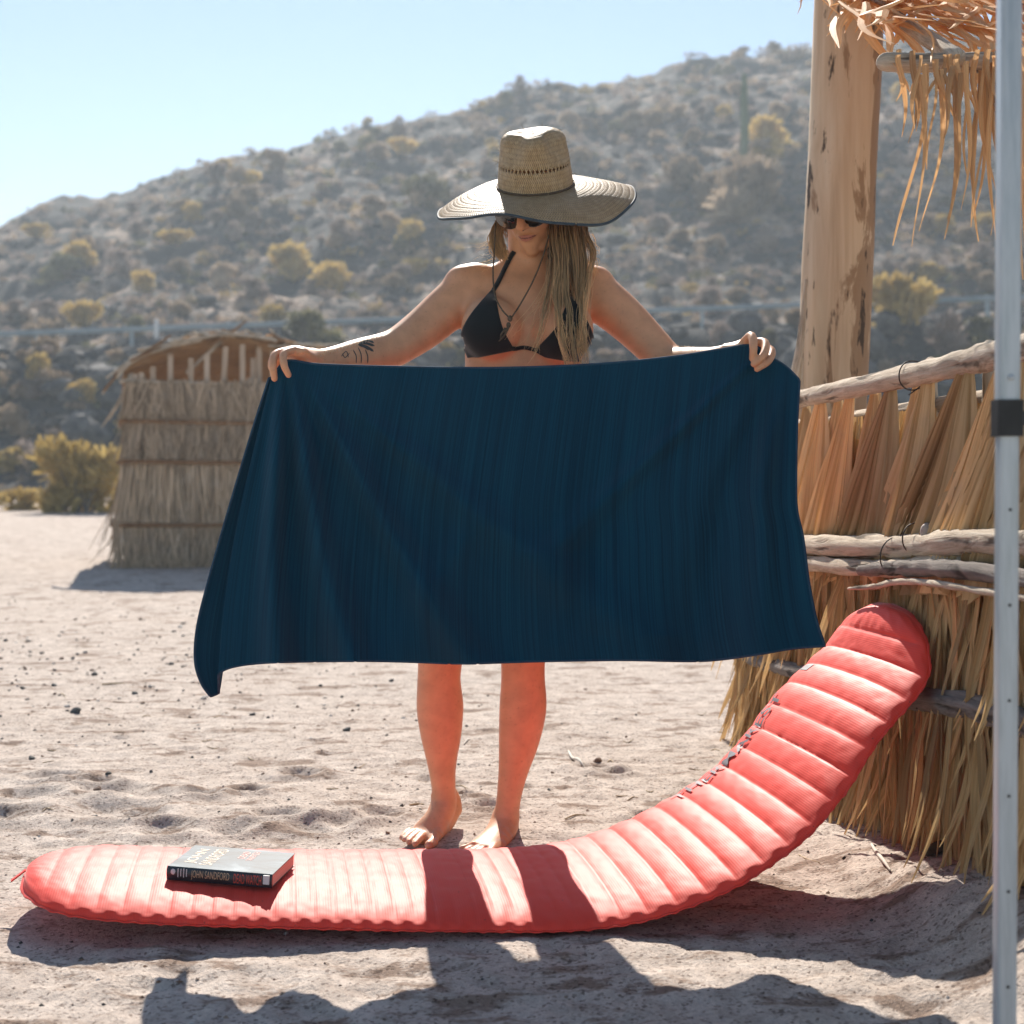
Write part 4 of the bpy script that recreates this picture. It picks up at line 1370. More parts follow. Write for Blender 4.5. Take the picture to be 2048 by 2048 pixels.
put('roof_mat', g.mesh('roof_mat', MAT_DARK, False), hut)
g = Geo()
for i in range(2600):
    a = r.uniform(-.06, HW + .2); d = r.uniform(-.03, HDp)
    b = r.normal() * .5
    l = r.uniform(.15, .4)
    p = hp(a, roof_h(a, max(0, d)) + r.choice([-.035, -.035, -.035, .02]) + r.normal() * .015, -d)
    s = HDIR * math.cos(b) * l - HNRM * math.sin(b) * l * .4
    s[2] = (roof_h(a + math.cos(b) * l, max(0, d)) - roof_h(a, max(0, d))) + r.normal() * .02
    w = np.array([0, 0, 1]) * r.uniform(.004, .010) + HNRM * .012
    g.add([p - w, p + w, p + s + w * .3, p + s - w * .3], [[0, 1, 2, 3]], uv=[(0, 0), (.02, 0), (.02, .4), (0, .4)])
put('roof_straw', g.mesh('roof_straw', MAT_HROOF, False, uv=True), hut, kind='stuff')
for k in range(len(EDGE) - 1):
    for q_ in range(3):
        a0_ = ea[k] + (ea[k + 1] - ea[k]) * r.random(); z0_ = float(np.interp(a0_, ea, ez))
        sl = (ez[k + 1] - ez[k]) / (ea[k + 1] - ea[k])
        l_ = r.uniform(.10, .34); up_ = r.normal() * .05
        log_obj('roof_stick', [hp(a0_ - l_, z0_ - l_ * sl + .02 + up_, r.uniform(-.1, .08)), hp(a0_, z0_ + .015, .03), hp(a0_ + l_, z0_ + l_ * sl * .8 - up_ + .02, r.uniform(-.1, .08))], [.012, .014, .008], int(300 + k * 3 + q_), MAT_HBAT if q_ == 1 else MAT_LOG, hut, n=8, sub=6)
log_obj('roof_edge_pole', [hp(a, z - .01, .04) for a, z in zip(ea[:5], ez[:5])], [.018] * 5, 250, MAT_LOG, hut, n=10)
log_obj('roof_edge_pole', [hp(a, z + .01, .05) for a, z in zip(ea[3:8], ez[3:8])], [.018] * 5, 251, MAT_LOG, hut, n=10)
log_obj('roof_brace', [hp(a_of(375), z_of(745, 1.0), -.1), hp(a_of(455), z_of(672, 1.0), .0)], [.02, .018], 252, MAT_LOG, hut, n=10)
for a in (.03, HW - .03):
    for d in (-.06, -HDp + .05):
        log_obj('corner_post', [hp(a, -.1, d), hp(a, 1.0, d), hp(a, 1.8, d)], [.045, .042, .04], int(260 + a * 9 - d * 3), MAT_LOG, hut, n=12)
# ------------------------------------------------------------------ stones and litter on the sand
MAT_ST = {'dark': simple('dark_stone', (.045, .05, .05), (.12, .125, .12), .85, (30, 30, 30), bump=.3, bdist=.004, rnd=.4),
          'brown': simple('brown_stone', (.14, .085, .06), (.26, .17, .12), .85, (30, 30, 30), bump=.3, bdist=.004, rnd=.3),
          'pale': simple('pale_stone', (.34, .31, .28), (.50, .46, .42), .8, (30, 30, 30), bump=.3, bdist=.004, rnd=.2)}
SM = {k: [mesh(k + '_stone', V, fs, mm, False) for V, fs in RP[:4]] for k, mm in MAT_ST.items()}
def stone(px, py, wpx, kind, label=None, group=None):
    Y = F * HC / (py - HY)
    x = (px - 1024) / F * Y
    s = wpx / F * Y * .5
    o = bpy.data.objects.new('stone', SM[kind][random.randrange(4)])
    C.objects.link(o)
    o.location = (x, Y, sz(x, Y) + s * .18)
    o.scale = (s, s * random.uniform(.7, 1.0), s * random.uniform(.5, .8))
    o.rotation_euler = (random.uniform(-.3, .3), random.uniform(-.3, .3), random.uniform(0, 6.28))
    lab = {'dark': 'small dark grey stone', 'brown': 'small brown stone', 'pale': 'small pale stone'}[kind]
    where = 'in the stony patch at the far left' if px < 200 else 'in the stony patch left of the towel' if px < 420 else 'on the open sand left of the legs' if px < 800 else 'on the open sand right of the legs'
    where += ', farther back' if py < 1330 else ', nearer the mat'
    tag(o, label or lab + ' ' + where, 'stone', None if label else lab.replace('stone', 'stones') + ' ' + where)
for px, py, w, k, lab in [(188, 1352, 15, 'dark', 'rounded dark stone left of the towel, the biggest lying there by the mid sand'),
                          (269, 1385, 17, 'dark', 'dark stone on the sand just left of the hanging towel corner'),
                          (782, 1363, 17, 'dark', 'dark round stone on the sand beside the left knee'),
                          (694, 1464, 20, 'dark', 'dark pointed stone on the sand left of the legs'),
                          (505, 1430, 15, 'dark', 'dark grey stone under the towel hem, left of the pointed one'),
                          (216, 1561, 20, 'dark', 'grey rounded stone by the footprints at the left'),
                          (196, 1602, 26, 'brown', 'orange brown stone on a footprint above the mat'),
                          (63, 1520, 18, 'dark', 'dark angular stone near the left edge of the sand'),
                          (775, 1676, 13, 'brown', 'small upright brown stone beside the toes'),
                          (1098, 1588, 12, 'dark', 'dark stone on the sand right of the feet'),
                          (1195, 1530, 30, 'brown', 'brown clod at the end of the white twig'),
                          (408, 1397, 16, 'pale', 'pale stone beneath the lowest towel corner'),
                          (190, 1644, 16, 'dark', 'dark stone in the hollow above the left part of the mat'),
                          (152, 1430, 26, 'dark', 'flat dark stone lying left on the sand'),
                          (135, 1413, 16, 'pale', 'grey stone next to the flat dark one')]:
    stone(px, py, w, k, lab)
r = np.random.default_rng(12)
n = 0
while n < 150:
    if r.random() < .68: px, py = r.uniform(0, 420), r.normal(1320, 60)
    else: px, py = r.uniform(0, 1480), r.uniform(1190, 1640)
    if py < 1180 or py > 1660 or (py > 1530 and px < 100 and r.random() < .5): continue
    stone(px, py, r.choice([6, 7, 8, 9, 11, 14], p=[.22, .25, .22, .16, .1, .05]), r.choice(['dark', 'brown', 'pale'], p=[.66, .2, .14])); n += 1
# grit too small to count
g = Geo()
oct_ = np.array([(1, 0, 0), (-1, 0, 0), (0, 1, 0), (0, -1, 0), (0, 0, 1), (0, 0, -1)], dtype=float)
of_ = np.array([[0, 2, 4], [2, 1, 4], [1, 3, 4], [3, 0, 4], [2, 0, 5], [1, 2, 5], [3, 1, 5], [0, 3, 5]])
N = 9000
Y = 2.2 + 9.5 * r.random(N) ** 1.7; X = (r.random(N) - .5) * .95 * Y
clump = fbm(X * .9, Y * .5, 3, 91)
left = np.where((X < -.2) & (Y > 4.6), 1.6, 0)
keep = clump + left + r.normal(size=N) * .5 > .35
X, Y = X[keep], Y[keep]
Z = sand_z(X.copy(), Y.copy())
s = (r.random(len(X)) ** 3 * .006 + .0014) * np.where(Y > 5, 1.7, 1)
V = np.stack([X, Y, Z], -1)[:, None] + oct_[None] * s[:, None, None] * r.uniform(.5, 1.3, (len(X), 6, 1)) * np.array([1, 1, .6])
Fc = (of_[None] + 6 * np.arange(len(X))[:, None, None]).reshape(-1, 3)
me = mesh('grit', V.reshape(-1, 3), Fc, None, False)
kc = np.array([(.06, .062, .06), (.18, .11, .075), (.55, .52, .48), (.30, .22, .16)])[r.choice(4, len(X), p=[.45, .25, .12, .18])]
colset(me, 'col', np.repeat(kc, 6, axis=0))
m = NT('grit'); m.base(m.attr('col')); m.rough(.9); m.spec(.2)
me.materials.append(m.m)
put('grit', me, kind='stuff')
# dry twigs and straw
MAT_TWIG = simple('bleached_twig', (.58, .52, .44), (.72, .68, .60), .8, (50, 50, 50))
MAT_STRAWB = simple('straw_bit', (.40, .30, .18), (.55, .44, .30), .8, (50, 50, 50))
def twig(pts, rad, mt, label, name='twig'):
    q = []
    for (px, py) in pts:
        Y = F * HC / (py - HY); x = (px - 1024) / F * Y
        q.append((x, Y, sz(x, Y) + rad * 1.2))
    V, fs = tube(q, [rad * .8] + [rad] * (len(q) - 2) + [rad * .5], 8, 4)
    o = put(name, mesh(name, V, fs, mt)); tag(o, label, 'twig')
twig([(1137, 1505), (1145, 1521), (1158, 1533), (1175, 1541)], .0045, MAT_TWIG, 'curved white twig lying on the sand right of the legs')
twig([(928, 1495), (935, 1489), (941, 1485)], .0025, MAT_TWIG, 'tiny white sliver on the sand between the legs')
twig([(1743, 1742), (1752, 1760), (1766, 1782), (1780, 1800)], .0042, MAT_TWIG, 'white twig on the sand in front of the straw fence')
twig([(1598, 1722), (1612, 1736), (1640, 1752)], .0018, MAT_STRAWB, 'thin straw stalk on the sand beside the mat', 'straw_stalk')
twig([(205, 1372), (225, 1370), (248, 1368)], .004, MAT_STRAWB, 'pale straw stalk on the stony sand at left', 'straw_stalk')
twig([(820, 1617), (835, 1615), (848, 1616)], .003, MAT_STRAWB, 'short straw bit on the sand left of the raised heel', 'straw_stalk')
twig([(1130, 1650), (1150, 1642), (1172, 1640)], .0025, MAT_STRAWB, 'thin straw bit on the sand above the mat bend', 'straw_stalk')
# dark branch ends in the shade in front of the fence
for a in range(34):
    px0, py0 = r.uniform(60, 1500), r.uniform(1350, 1660)
    L_ = r.uniform(10, 26)
    twig([(px0, py0), (px0 + L_ * .5, py0 + r.normal() * 2), (px0 + L_, py0 + r.normal() * 3)], .0018, MAT_STRAWB, 'thin straw bit lying loose on the open sand', 'straw_stalk')
    bpy.data.objects[[o.name for o in C.objects][-1]]['group'] = 'straw bits on the sand'
MAT_ROOT = simple('dark_root', (.05, .03, .02), (.12, .075, .05), .9, (20, 20, 20))
q = [(1860, 1800), (1880, 1790), (1905, 1786), (1930, 1792)]
twig([(1855, 1806), (1880, 1795), (1905, 1788), (1932, 1792)], .013, MAT_ROOT, 'dark driftwood stub half buried by the foot of the fence', 'driftwood_stub')
# ------------------------------------------------------------------ the woman
def remesh(g, voxel, name='tmp'):
    me = g.mesh(name, None)
    o = bpy.data.objects.new(name, me); C.objects.link(o)
    md = o.modifiers.new('r', 'REMESH'); md.mode = 'VOXEL'; md.voxel_size = voxel; md.use_smooth_shade = True
    bpy.context.view_layer.update()
    dg = bpy.context.evaluated_depsgraph_get()
    r_ = bpy.data.meshes.new_from_object(o.evaluated_get(dg))
    bpy.data.objects.remove(o); bpy.data.meshes.remove(me)
    n = len(r_.vertices)
    V = np.empty(n * 3, dtype=np.float32); r_.vertices.foreach_get('co', V); V = V.reshape(-1, 3).astype(float)
    Fq = np.array([p.vertices[:] for p in r_.polygons]) if all(len(p.vertices) == 4 for p in r_.polygons) else [list(p.vertices) for p in r_.polygons]
    E = np.empty(len(r_.edges) * 2, dtype=np.int32); r_.edges.foreach_get('vertices', E); E = E.reshape(-1, 2)
    bpy.data.meshes.remove(r_)
    return V, Fq, E
def smooth(V, E, w, it):
    n = len(V)
    deg = np.bincount(E.ravel(), minlength=n).astype(float)[:, None]
    w = np.asarray(w).reshape(-1, 1) if not np.isscalar(w) else w
    for _ in range(it):
        s = np.stack([np.bincount(E[:, 0], V[E[:, 1], k], n) + np.bincount(E[:, 1], V[E[:, 0], k], n) for k in range(3)], -1)
        V = V + w * (s / np.maximum(deg, 1) - V)
    return V

g = Geo()
def T(pts, rad, side=(1, 0, 0), n=28, sub=6): g.add(*tube(pts, rad, n, sub, side))
def E_(c, r, rot=None): g.add(*ellipsoid(c, r, rot, 32, 20))
# trunk
T([(-.035, 3.53, .80), (-.028, 3.53, .88), (-.02, 3.525, .98), (.0, 3.52, 1.07), (.018, 3.52, 1.15), (.030, 3.52, 1.23), (.036, 3.525, 1.30), (.040, 3.53, 1.355), (.043, 3.535, 1.395)],
  [(.160, .105), (.178, .118), (.155, .105), (.132, .092), (.138, .096), (.150, .103), (.154, .104), (.146, .090), (.100, .065)])
# shoulders and neck
T([(-.135, 3.53, 1.345), (-.06, 3.545, 1.385), (.043, 3.55, 1.40), (.145, 3.545, 1.385), (.215, 3.53, 1.345)], [(.052, .046), (.052, .044), (.055, .048), (.052, .044), (.050, .046)], side=(0, 1, 0))
T([(.045, 3.545, 1.36), (.044, 3.535, 1.43), (.042, 3.515, 1.49), (.042, 3.50, 1.54)], [(.068, .062), (.056, .056), (.053, .056), (.056, .060)])
T([(-.05, 3.55, 1.385), (.01, 3.545, 1.425), (.030, 3.535, 1.47)], [.030, .030, .030]); T([(.14, 3.55, 1.385), (.075, 3.545, 1.425), (.055, 3.535, 1.47)], [.030, .030, .030])
# collar bones
T([(.030, 3.465, 1.368), (-.03, 3.472, 1.372), (-.10, 3.50, 1.375)], [.007, .006, .007]); T([(.058, 3.465, 1.368), (.115, 3.472, 1.372), (.18, 3.50, 1.375)], [.007, .006, .007])
# bust
E_((-.050, 3.425, 1.262), (.074, .066, .076)); E_((.124, 3.425, 1.258), (.074, .066, .076))
T([(-.07, 3.48, 1.315), (-.055, 3.43, 1.27)], [.045, .06]); T([(.14, 3.48, 1.315), (.128, 3.43, 1.265)], [.045, .06])
# arms (left in the picture, then right)
LA = [P(952, 572, 3.53), P(905, 608, 3.51), P(850, 655, 3.475), P(800, 690, 3.43), P(772, 702, 3.41), P(715, 714, 3.355), P(670, 720, 3.305), P(640, 722, 3.265), P(622, 718, 3.245)]
T(LA, [.060, .058, .053, .047, .046, .043, .034, (.026, .029), (.024, .028)], side=(0, 1, 0))
RA = [P(1165, 572, 3.53), P(1212, 606, 3.51), P(1258, 645, 3.485), P(1305, 692, 3.45), P(1342, 728, 3.42), P(1382, 728, 3.36), P(1420, 722, 3.29), P(1448, 714, 3.24), P(1466, 706, 3.22)]
T(RA, [.060, .058, .053, .047, .045, .042, .034, (.026, .029), (.024, .028)], side=(0, 1, 0))
E_(P(930, 575, 3.52), (.058, .055, .058)); E_(P(1188, 575, 3.52), (.056, .055, .056))
# legs
T([(-.115, 3.53, .86), (-.150, 3.51, .70), (-.172, 3.49, .56), P(882, 1300, 3.495), P(878, 1355, 3.51), P(880, 1412, 3.535), P(882, 1470, 3.55), P(884, 1530, 3.565), P(887, 1572, 3.575), P(888, 1598, 3.575)],
  [.098, .085, .066, .058, .054, (.0595, .060), (.052, .053), (.037, .042), (.0315, .037), (.031, .036)])
T([(.075, 3.53, .86), (.055, 3.51, .70), (.040, 3.49, .56), P(1047, 1300, 3.49), P(1046, 1355, 3.505), P(1046, 1415, 3.525), P(1038, 1480, 3.54), P(1026, 1545, 3.55), P(1017, 1600, 3.555), P(1012, 1640, 3.555)],
  [.098, .085, .066, .057, .055, (.0595, .060), (.052, .053), (.038, .042), (.0315, .037), (.033, .038)])
E_(P(1046, 1298, 3.465), (.034, .03, .038)); E_(P(880, 1300, 3.47), (.034, .03, .038))
V, Fq, E = remesh(g, .006)
V = smooth(V, E, .5, 10)
base = (V, Fq)

# ---- finer things, joined into the same skin
g = Geo(); g.add(V, Fq)
# feet. raised right foot (left in the picture): heel up, toes on the sand
def Pz(px, Y, z): return Vector(((px - 1024) / F * Y, Y, z))
T([P(888, 1585, 3.58), P(886, 1612, 3.57), P(874, 1640, 3.545), P(856, 1664, 3.515), P(842, 1676, 3.49)], [(.031, .036), (.033, .034), (.034, .030), (.040, .022), (.043, .015)], n=24)
T([P(890, 1580, 3.595), P(901, 1602, 3.61), P(906, 1618, 3.605)], [.026, .027, .024])
T([P(906, 1618, 3.60), P(892, 1645, 3.565), P(868, 1672, 3.515)], [.022, .022, .018])
def toe(b, m_, t, r): T([b, m_, t], [r, r * 1.02, r * .92], n=14, sub=4)
toe(P(868, 1672, 3.49), P(866, 1684, 3.46), P(858, 1690, 3.428), .0125)
for k, (bx, mx, tx, r_) in enumerate([(848, 841, 830, .0088), (838, 829, 818, .0082), (829, 819, 809, .0078), (820, 811, 803, .0074)]):
    toe(P(bx, 1669 - k * 3.0, 3.49 + .004 * k), P(mx, 1676 - k * 3.2, 3.462 + .006 * k), P(tx, 1688 - k * 4.2, 3.432 + .010 * k), r_)
# standing left foot, half hidden by the mat
T([P(1012, 1632, 3.56), P(1006, 1655, 3.54), P(994, 1674, 3.50), P(978, 1688, 3.455), P(966, 1697, 3.425)], [(.035, .038), (.037, .036), (.038, .028), (.041, .020), (.042, .014)], n=24)
T([P(1014, 1640, 3.585), P(1016, 1664, 3.59)], [.030, .028])
E_(P(1031, 1640, 3.565), (.010, .012, .012)); E_(P(996, 1636, 3.55), (.010, .012, .012)); E_(P(868, 1592, 3.57), (.009, .012, .011)); E_(P(904, 1584, 3.58), (.008, .012, .011))
toe(P(992, 1690, 3.44), P(984, 1702, 3.41), P(974, 1710, 3.385), .0125)
for k in range(4):
    toe(P(972 - 8 * k, 1692 - k * 1.5, 3.43), P(962 - 9 * k, 1702 - k * 3, 3.405 + .008 * k), P(950 - 9 * k, 1708 - k * 4, 3.385 + .013 * k), .0085 - .0004 * k)
# left hand in the picture: palm over the cloth, two fingers in front, thumb and others behind
def finger(pts, r, n=14): T(pts, [r * 1.12, r * 1.10, r * 1.0, r * .86][:len(pts)], n=n, sub=5)
T([P(632, 720, 3.255), P(612, 712, 3.235), P(593, 706, 3.205), P(580, 704, 3.180)], [(.025, .026), (.036, .020), (.040, .017), (.038, .013)], side=(0, 1, 0), n=24)
finger([P(588, 700, 3.170), P(568, 708, 3.135), P(568, 730, 3.112), P(577, 750, 3.118)], .0085)
finger([P(580, 702, 3.185), P(551, 709, 3.145), P(546, 732, 3.118), P(549, 757, 3.122)], .0088)
finger([P(578, 704, 3.205), P(550, 714, 3.195), P(543, 734, 3.190), P(556, 748, 3.190)], .0085)
finger([P(582, 708, 3.222), P(562, 718, 3.222), P(556, 734, 3.212), P(568, 746, 3.205)], .0075)
T([P(610, 716, 3.225), P(600, 730, 3.208), P(588, 745, 3.196), P(578, 756, 3.190)], [.013, .0115, .010, .0085], n=14)
# right hand in the picture: fist with the fingers folded over the front of the cloth
T([P(1458, 708, 3.225), P(1478, 698, 3.215), P(1500, 688, 3.205), P(1516, 688, 3.195)], [(.025, .026), (.036, .019), (.038, .017), (.035, .014)], side=(0, 1, 0), n=24)
finger([P(1488, 684, 3.185), P(1503, 672, 3.150), P(1507, 695, 3.116), P(1505, 717, 3.120)], .0092)
finger([P(1506, 684, 3.195), P(1530, 686, 3.162), P(1527, 710, 3.122), P(1508, 728, 3.116)], .0090)
finger([P(1518, 692, 3.208), P(1543, 701, 3.176), P(1537, 722, 3.138), P(1514, 738, 3.124)], .0085)
finger([P(1516, 704, 3.222), P(1540, 718, 3.215), P(1536, 736, 3.205), P(1518, 744, 3.200)], .0070)
T([P(1482, 705, 3.215), P(1492, 722, 3.200), P(1502, 736, 3.190), P(1510, 744, 3.185)], [.013, .0115, .010, .0085], n=14)

# head: built upright at the origin (nose towards -Y), then turned down and to the left of the picture
HR = Matrix.Translation(P(1066, 405, 3.475)) @ Matrix.Rotation(R(-22), 4, 'Z') @ Matrix.Rotation(R(-1), 4, 'Y') @ Matrix.Rotation(R(25), 4, 'X')
HRn = np.array(HR)
def hx(p): return tuple((HRn @ np.array([*p, 1.0]))[:3])
hg = Geo()
def HE(c, r, rot=None): hg.add(*ellipsoid(c, r, rot, 32, 24))
def HT(pts, rad, side=(1, 0, 0), n=20, sub=5): hg.add(*tube(pts, rad, n, sub, side))
HE((0, .018, .035), (.074, .092, .082))                                  # skull
HE((0, -.030, .012), (.060, .052, .070))                                 # brow and upper face
HE((0, -.036, -.045), (.050, .044, .052))                                # mid and lower face
HT([(0, -.050, -.062), (0, -.056, -.085), (0, -.058, -.098)], [(.036, .034), (.029, .028), (.022, .021)])   # chin
HT([(-.056, .012, -.045), (-.046, -.018, -.074), (-.022, -.050, -.094)], [.018, .017, .016]); HT([(.056, .012, -.045), (.046, -.018, -.074), (.022, -.050, -.094)], [.018, .017, .016])   # jaw
HE((-.034, -.050, -.030), (.024, .024, .024)); HE((.034, -.050, -.030), (.024, .024, .024))                # cheeks
HT([(0, .03, -.06), (0, .03, -.10)], [(.050, .052), (.050, .052)])
HT([(0, -.082, .016), (0, -.091, -.004), (0, -.102, -.022), (0, -.105, -.032)], [.0075, .0085, .0105, .0115])   # nose
HE((-.0105, -.093, -.033), (.0085, .0095, .0075)); HE((.0105, -.093, -.033), (.0085, .0095, .0075))
HT([(-.026, -.072, -.0585), (-.012, -.0845, -.0600), (0, -.0865, -.0605), (.012, -.0845, -.0600), (.026, -.072, -.0585)], [.0024, .0040, .0042, .0040, .0024])   # lips
HT([(-.020, -.074, -.0655), (-.010, -.0830, -.0688), (0, -.0850, -.0695), (.010, -.0830, -.0688), (.020, -.074, -.0655)], [.0024, .0042, .0048, .0042, .0024])
HE((-.076, .012, -.010), (.008, .018, .028)); HE((.076, .012, -.010), (.008, .018, .028))                  # ears
hv = np.concatenate(hg.V)
hv = np.concatenate([hv, np.ones((len(hv), 1))], 1) @ HRn.T
g.add(hv[:, :3], hg.F)
T([(.043, 3.535, 1.42), hx((0, .03, -.07))], [(.052, .052), (.050, .052)])
V, Fq, E = remesh(g, .0024)
nl = np.linalg.inv(HRn)
loc = (np.concatenate([V, np.ones((len(V), 1))], 1) @ nl.T)[:, :3]
head = (np.abs(loc[:, 0]) < .1) & (loc[:, 1] < .02) & (loc[:, 1] > -.14) & (loc[:, 2] > -.10) & (loc[:, 2] < .1)
handm = (V[:, 1] < 3.26) & (V[:, 2] > 1.0)
footm = V[:, 2] < .06
w = np.full(len(V), .5)
w[head] = .35; w[handm] = .22; w[footm] = .30
V = smooth(V, E, w, 7)
w2 = np.where(head | handm | footm, 0.0, .5)
V = smooth(V, E, w2, 10)
# skin tone map: lips, nails, knees and palms are pinker, the mouth line and creases darker
loc = (np.concatenate([V, np.ones((len(V), 1))], 1) @ nl.T)[:, :3]
tone = np.tile(np.array([.68, .355, .195]), (len(V), 1))
lx, ly, lz = loc.T
inface = (ly < -.05) & (np.abs(lx) < .03)
zmid = -.0643 + 5.0 * lx ** 2
lip = inface & (np.abs(lx) < .0245) & (np.abs(lz - zmid) < .0080 * (1 - (np.abs(lx) / .026) ** 2)) & (ly < -.070)
tone[lip] = (.50, .20, .145)
line = inface & (np.abs(lx) < .0225) & (np.abs(lz - zmid) < .0014) & (ly < -.068)
tone[line] = (.17, .06, .05)
nos = inface & (((np.abs(lx) - .0068) ** 2 + (lz + .0405) ** 2) < .0026 ** 2)
tone[nos] = (.20, .08, .06)
for p_, q_ in ((P(577, 755, 3.105), (.007, .012)), (P(549, 763, 3.108), (.007, .012)), (P(858, 1686, 3.415), (.010, .010))):
    pass
dust = np.clip((.055 - V[:, 2]) / .05, 0, 1) * np.clip(fbm(V[:, 0] * 60, V[:, 1] * 60 + V[:, 2] * 40, 3, 35) * 1.6 + .15, 0, 1)
tone = tone * (1 - .75 * dust[:, None]) + np.array([.52, .44, .37]) * .75 * dust[:, None]
frk = np.clip(fbm(V[:, 0] * 170, V[:, 2] * 170 + V[:, 1] * 90, 2, 37) - .55, 0, 1)
tone = tone * (1 - .5 * frk[:, None])
mott = fbm(V[:, 0] * 26 + V[:, 1] * 13, V[:, 2] * 26, 3, 33)
tone = tone * (1 + .10 * mott)[:, None]
m = NT('skin')
m.base(m.attr('col')); m.rough(.48); m.spec(.4)
m.b.inputs['Subsurface Weight'].default_value = .12
m.b.inputs['Subsurface Radius'].default_value = (.012, .004, .002)
m.b.inputs['Subsurface Scale'].default_value = 1.0
v = m.coord('Object'); nz = m.noise(v, 420, 2, .5)
m.bump(nz, .10, .001)
MAT_SKIN = m.m
me = mesh('body', V, Fq, MAT_SKIN)
colset(me, 'col', tone)
woman = thing('person', 'barefoot woman in a wide straw hat, sunglasses and black bikini top holding a navy towel', 'person', (-.06, 3.52, 0))
put('body', me, woman)
bvh = BVHTree.FromPolygons([tuple(q) for q in V.tolist()], Fq.tolist() if isinstance(Fq, np.ndarray) else Fq)
CAMP = Vector((0, 0, HC))
def cast(px, py, Yd=3.45):
    d = (P(px, py, Yd) - CAMP).normalized()
    h_, n_, i_, t_ = bvh.ray_cast(CAMP + d * 2.6, d, 2.0)
    if h_ is None or abs(h_.y - Yd) > .25:
        h_, n_, i_, t_ = bvh.find_nearest(P(px, py, Yd))
    return np.array(h_), np.array(n_)
def patch(name, rows, off, mat, parent, nv=26, thick=.0025):
    """cloth laid on the body: rows are (left px, left py, right px, right py) from top to bottom"""
    rw = catmull(np.array(rows, dtype=float), 8)
    top, bot = [], []
    for (x0, y0, x1, y1) in rw:
        for t in np.linspace(0, 1, nv):
            h_, n_ = cast(x0 + (x1 - x0) * t, y0 + (y1 - y0) * t)
            top.append(h_)
            bot.append(n_)
    top = np.array(top).reshape(len(rw), nv, 3); nn_ = np.array(bot).reshape(len(rw), nv, 3)
    for _ in range(3):
        t2 = top.copy(); t2[1:-1, 1:-1] = (top[:-2, 1:-1] + top[2:, 1:-1] + top[1:-1, :-2] + top[1:-1, 2:] + 2 * top[1:-1, 1:-1]) / 6; top = t2
        n2 = nn_.copy(); n2[1:-1, 1:-1] = (nn_[:-2, 1:-1] + nn_[2:, 1:-1] + nn_[1:-1, :-2] + nn_[1:-1, 2:]) / 4; nn_ = n2
    nn_ /= np.linalg.norm(nn_, axis=2)[..., None] + 1e-9
    me = mesh(name, (top + nn_ * off).reshape(-1, 3), grid_faces(len(rw), nv), mat)
    o = put(name, me, parent)
    sm = o.modifiers.new('thickness', 'SOLIDIFY'); sm.thickness = thick; sm.offset = 0
    return o
def strap(name, pts, wpx, off, mat, parent, thick=.002):
    c = curve(pts, 60)
    tg = np.gradient(c, axis=0); tg /= np.linalg.norm(tg, axis=1)[:, None]
    nr = np.stack([-tg[:, 1], tg[:, 0]], -1)
    V = []
    for i in range(len(c)):
        for k in (-1, 0, 1):
            h_, n_ = cast(*(c[i] + nr[i] * k * wpx / 2))
            V.append(h_ + n_ * off)
    o = put(name, mesh(name, V, grid_faces(len(c), 3), mat), parent)
    sm = o.modifiers.new('thickness', 'SOLIDIFY'); sm.thickness = thick; sm.offset = 0
    return o
m = NT('black_swim_fabric')
m.base((.008, .012, .014)); m.rough(.75); m.spec(.25)
m.b.inputs['Sheen Weight'].default_value = .15
v = m.coord('Object'); m.bump(m.noise(v, 700, 2), .15, .0008)
MAT_BIK = m.m
bik = bpy.data.objects.new('bikini_top', None); C.objects.link(bik); bik.parent = woman
patch('cup', [(984, 582, 990, 580), (966, 602, 994, 612), (944, 629, 998, 634), (929, 655, 1006, 660), (925, 676, 1014, 676), (929, 692, 1022, 690), (938, 716, 1024, 699)], .0035, MAT_BIK, bik)
patch('cup', [(1139, 596, 1146, 596), (1128, 622, 1160, 618), (1116, 650, 1174, 645), (1098, 672, 1184, 672), (1080, 690, 1186, 692), (1068, 700, 1184, 704), (1090, 712, 1182, 727)], .0035, MAT_BIK, bik)
strap('neck_strap', [(987, 583), (1000, 560), (1013, 533), (1024, 512), (1030, 503)], 8, .003, MAT_BIK, bik)
strap('neck_strap', [(1142, 598), (1132, 560), (1118, 530), (1104, 505)], 8, .003, MAT_BIK, bik)
strap('centre_band', [(1018, 694), (1030, 696), (1048, 695), (1070, 699)], 8, .0045, MAT_BIK, bik)

# tattoo on the forearm at the left of the picture: feathers and three thin curved lines
MAT_TAT = simple('tattoo_ink', (.045, .050, .048), (.07, .075, .07), .6)
def inkline(pts, w):
    c = curve(pts, 26); V = []
    tg = np.gradient(c, axis=0); tg /= np.linalg.norm(tg, axis=1)[:, None]
    nr = np.stack([-tg[:, 1], tg[:, 0]], -1)
    ww = w * np.minimum(1, np.minimum(np.linspace(.3, 6, 26), np.linspace(6, .15, 26)))
    for i in range(len(c)):
        for k in (-.5, .5):
            h_, n_ = cast(*(c[i] + nr[i] * k * ww[i]), 3.35); V.append(h_ + n_ * .0008)
    return np.array(V), grid_faces(26, 2)
tg_ = Geo()
for pts, w in [([(717, 687), (732, 687), (749, 692)], 5), ([(719, 691), (733, 694), (747, 703)], 5), ([(723, 684), (737, 682), (748, 686)], 4), ([(716, 689), (727, 693), (738, 700)], 4), ([(706, 700), (712, 712), (712, 727)], 2.0), ([(716, 695), (722, 710), (722, 727)], 2.0),
               ([(730, 699), (735, 712), (735, 727)], 2.0), ([(684, 707), (690, 715), (699, 706)], 1.6), ([(682, 713), (692, 703), (697, 715)], 1.6)]:
    tg_.add(*inkline(pts, w))
put('tattoo', tg_.mesh('tattoo', MAT_TAT, False), woman)

